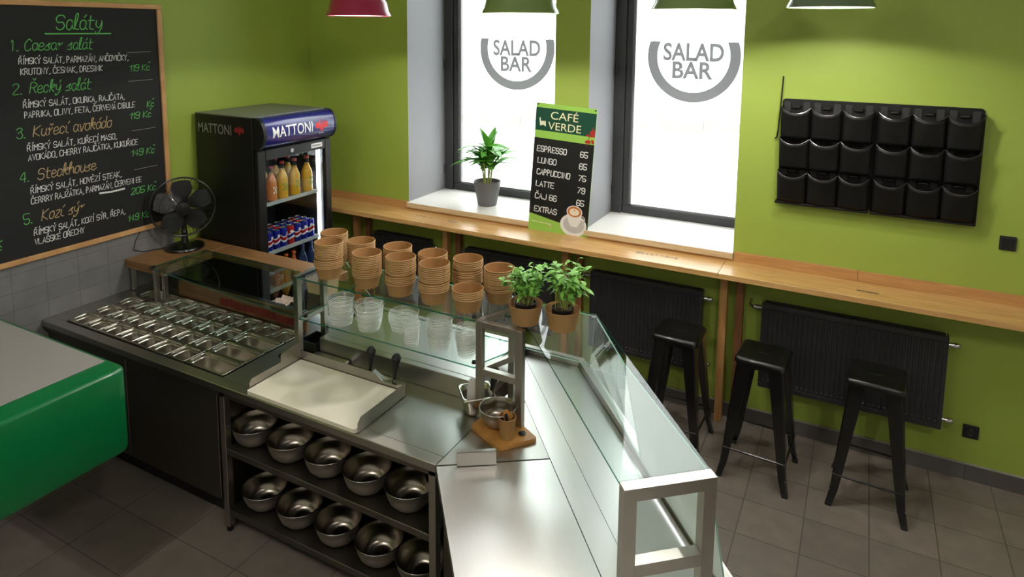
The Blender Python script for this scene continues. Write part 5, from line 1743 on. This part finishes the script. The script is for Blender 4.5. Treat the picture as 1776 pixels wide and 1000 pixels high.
# ------------------------------------------------------------------ switch, socket
sw_ = thing('light_switch', 'black light switch on the green wall beside the wall pockets', 'switch', (5.377, 0, 1.51))
wpart(MB().box(5.336, 5.418, -0.012, -0.0005, 1.468, 1.552, 0.004), 'frame', BLACK_MATTE, sw_)
wpart(MB().box(5.349, 5.405, -0.017, -0.012, 1.481, 1.539, 0.003), 'rocker', BLACK_PL, sw_)
sk = thing('wall_socket', 'black wall socket low on the green wall beside the long radiator', 'socket', (5.292, 0, 0.313))
wpart(MB().box(5.25, 5.333, -0.012, -0.0005, 0.27, 0.355, 0.004), 'frame', BLACK_MATTE, sk)
so = MB().lathe([(0.028, 0.0), (0.026, 0.004), (0.020, 0.004), (0.019, -0.003), (0, -0.003)], 28).map(lambda x, y, z: (5.2915 + x, -0.012 - z, 0.3125 + y))
wpart(so, 'insert', BLACK_PL, sk)
wpart(MB().box(5.288, 5.296, -0.0165, -0.012, 0.330, 0.334).box(5.288, 5.296, -0.0165, -0.012, 0.291, 0.295), 'earth_clip', CHROME, sk)

# ------------------------------------------------------------------ cafe menu sign
SW, SHT = 0.492, 1.012
sg = thing('menu_sign', 'upright green and black coffee menu sign between the two windows on the bar counter', 'sign', (2.292, -0.040, BZ + 0.001))
sg.rotation_euler = (math.radians(-1.0), math.radians(3.1), math.radians(1.6))
MB().box(0, SW, 0, 0.008, 0.0, SHT, 0.001).build('panel', mat('light_green_print', (150, 196, 82), 0.4, noise=0.03), sg)
fs_ = lambda k: (lambda u, v: (u * SW, -0.0006 - 0.0003 * k, (1 - v) * SHT))
dk = MB()
polyfan(dk, [(0, 0.035), (1, 0.035), (1, 0.21), (0, 0.21)], fs_(0))
dk.build('title_band', mat('dark_green_print', (8, 66, 46), 0.4, noise=0.04), sg, smooth=False, recalc=False)
bk = MB()
cur = [(i / 20, 0.865 + 0.055 * math.sin(i / 20 * 1.5) ** 1.2 if i else 0.865) for i in range(21)]
for i in range(20):
    polyfan(bk, [(cur[i][0], 0.268), (cur[i + 1][0], 0.268), cur[i + 1], cur[i]], fs_(0))
bk.build('black_field', mat('black_print', (10, 10, 11), 0.5, noise=0.1), sg, smooth=False, recalc=False)
ttl = MB()
fv = lambda u, v: (u, -0.0012, v)
type_text(ttl, 'CAFÉ', fv, 0.125, SHT * (1 - 0.115), 0.225, 0.062, 0.0)
type_text(ttl, 'VERDE', fv, 0.108, SHT * (1 - 0.195), 0.27, 0.062, 0.0)
ttl.build('title_lettering', mat('cream_print', (236, 226, 180), 0.5, noise=0.03), sg, smooth=False, recalc=False)
it = MB()
for txt, pr_, v, wd in (('ESPRESSO', '65', 0.372, 0.245), ('LUNGO', '65', 0.462, 0.155), ('CAPPUCCINO', '75', 0.552, 0.275), ('LATTE', '79', 0.645, 0.15), ('ČAJ 66', '65', 0.742, 0.18), ('EXTRAS', None, 0.846, 0.19)):
    stroke_text(it, txt, fv, 0.03 + 0.012 * (v > .4), SHT * (1 - v), wd, 0.042, 0.0085, CAPS, 0.06)
    if pr_: stroke_text(it, pr_, fv, 0.388, SHT * (1 - v), 0.058, 0.042, 0.0085, CAPS, 0.06)
it.build('item_lettering', CH_W, sg, smooth=False, recalc=False)
fl = MB()
polyfan(fl, [(0.035, 0.885), (0.045, 0.825), (0.075, 0.835), (0.10, 0.822), (0.095, 0.865), (0.05, 0.862), (0.045, 0.89)], lambda u, v: (u * 0.9, -0.0012, v * SHT))
ribbon(fl, [(0.03, 0.075), (0.19, 0.072)], 0.006, lambda u, v: (u, -0.0012, v))
fl.build('small_print', mat('pale_print', (226, 224, 190), 0.5, noise=0.05), sg, smooth=False, recalc=False)
br = MB()
Rb = random.Random(4)
for k in range(13):
    polyfan(br, disc(0.445 + Rb.uniform(-.03, .042), SHT * (1 - 0.20) + Rb.uniform(-.06, .05), Rb.uniform(.008, .014), n=10), lambda u, v, k=k: (min(u, SW - 0.002), -0.0012 - 0.0001 * k, v))
ribbon(br, [(0.43, SHT * 0.72), (0.45, SHT * 0.80), (0.475, SHT * 0.86)], 0.006, fv)
br.build('berry_print', mat('red_berry_print', (170, 34, 30), 0.5, noise=0.3, nscale=60), sg, smooth=False, recalc=False)
cpz = MB()
cx_, cz_ = 0.375, 0.125
L = lambda k: (lambda u, v: (u, -0.0010 - 0.0004 * k, v))
cpz.mi(0); polyfan(cpz, disc(cx_, cz_ - 0.025, 0.108, 0.088, 32), L(0))
cpz.mi(1); polyfan(cpz, disc(cx_ + 0.004, cz_ - 0.02, 0.085, 0.066, 32), L(1))
cpz.mi(0); polyfan(cpz, [(cx_ - 0.058, cz_ + 0.075), (cx_ + 0.062, cz_ + 0.075), (cx_ + 0.056, cz_ + 0.01), (cx_ + 0.03, cz_ - 0.035), (cx_ - 0.02, cz_ - 0.035), (cx_ - 0.048, cz_ + 0.01)], L(2))
cpz.mi(1)
for k in range(10):
    a0, a1 = -1.5 + k * 0.3, -1.2 + k * 0.3
    polyfan(cpz, [(cx_ + 0.058 + r * math.cos(a), cz_ + 0.03 + r * 0.9 * math.sin(a)) for r, a in ((0.026, a0), (0.036, a0), (0.036, a1), (0.026, a1))], L(2))
cpz.mi(0); polyfan(cpz, disc(cx_ + 0.002, cz_ + 0.082, 0.064, 0.048, 32), L(3))
cpz.mi(2); polyfan(cpz, disc(cx_ + 0.002, cz_ + 0.082, 0.056, 0.041, 32), L(4))
cpz.mi(3); polyfan(cpz, disc(cx_ + 0.002, cz_ + 0.080, 0.040, 0.028, 32), L(5))
cpz.mi(2); ribbon(cpz, [(cx_ + 0.002, cz_ + 0.10), (cx_ + 0.002, cz_ + 0.088)], 0.006, L(6))
cpz.build('cup_print', [mat('cup_white_print', (232, 230, 226), 0.4, noise=0.03), mat('cup_grey_print', (190, 188, 186), 0.4, noise=0.04), mat('coffee_print', (196, 118, 52), 0.4, noise=0.06), mat('foam_print', (240, 226, 204), 0.4, noise=0.03)], sg, smooth=False, recalc=False)
for u in (0.012, SW - 0.012):
    MB().cyl((u, -0.004, SHT - 0.012), (u, 0.0, SHT - 0.012), 0.006, n=10).build('pin', BLACK_PL, sg)

# ------------------------------------------------------------------ green counter at the service side
gz, gb = 1.15, 0.735
GX, GY = 1.635, -2.905
gc = thing('green_counter', 'glossy green counter block with a grey sheet top beside the tiled wall', 'counter', (0.8, -3.6, 0))
gr_ = MB()
prof = []
rc = 0.045
body = rrect(0.02, GX, -4.6, GY, rc, 6)
loops = []
for ins, z in ((0.02, gb), (0.006, gb + 0.008), (0.0, gb + 0.025), (0.0, gz - 0.018), (0.005, gz - 0.005), (0.016, gz)):
    loops.append([(x, y, z) for x, y in rrect(0.02 + ins, GX - ins, -4.6 + ins, GY - ins, rc, 6)])
n = len(loops[0])
gr_.add([p for l in loops for p in l], [(i * n + k, i * n + (k + 1) % n, (i + 1) * n + (k + 1) % n, (i + 1) * n + k) for i in range(len(loops) - 1) for k in range(n)] + [[(len(loops) - 1) * n + k for k in range(n)], list(range(n))[::-1]])
wpart(gr_, 'green_body', GREENP, gc, angle=60)
wpart(MB().box(0.03, GX - 0.13, -4.55, GY - 0.025, gz, gz + 0.006, 0.002), 'grey_sheet', GREYSH, gc)
wpart(MB().box(0.02, 0.45, -4.5, GY - 0.25, 0.0, gb), 'base', BLACK_MATTE, gc, smooth=False)
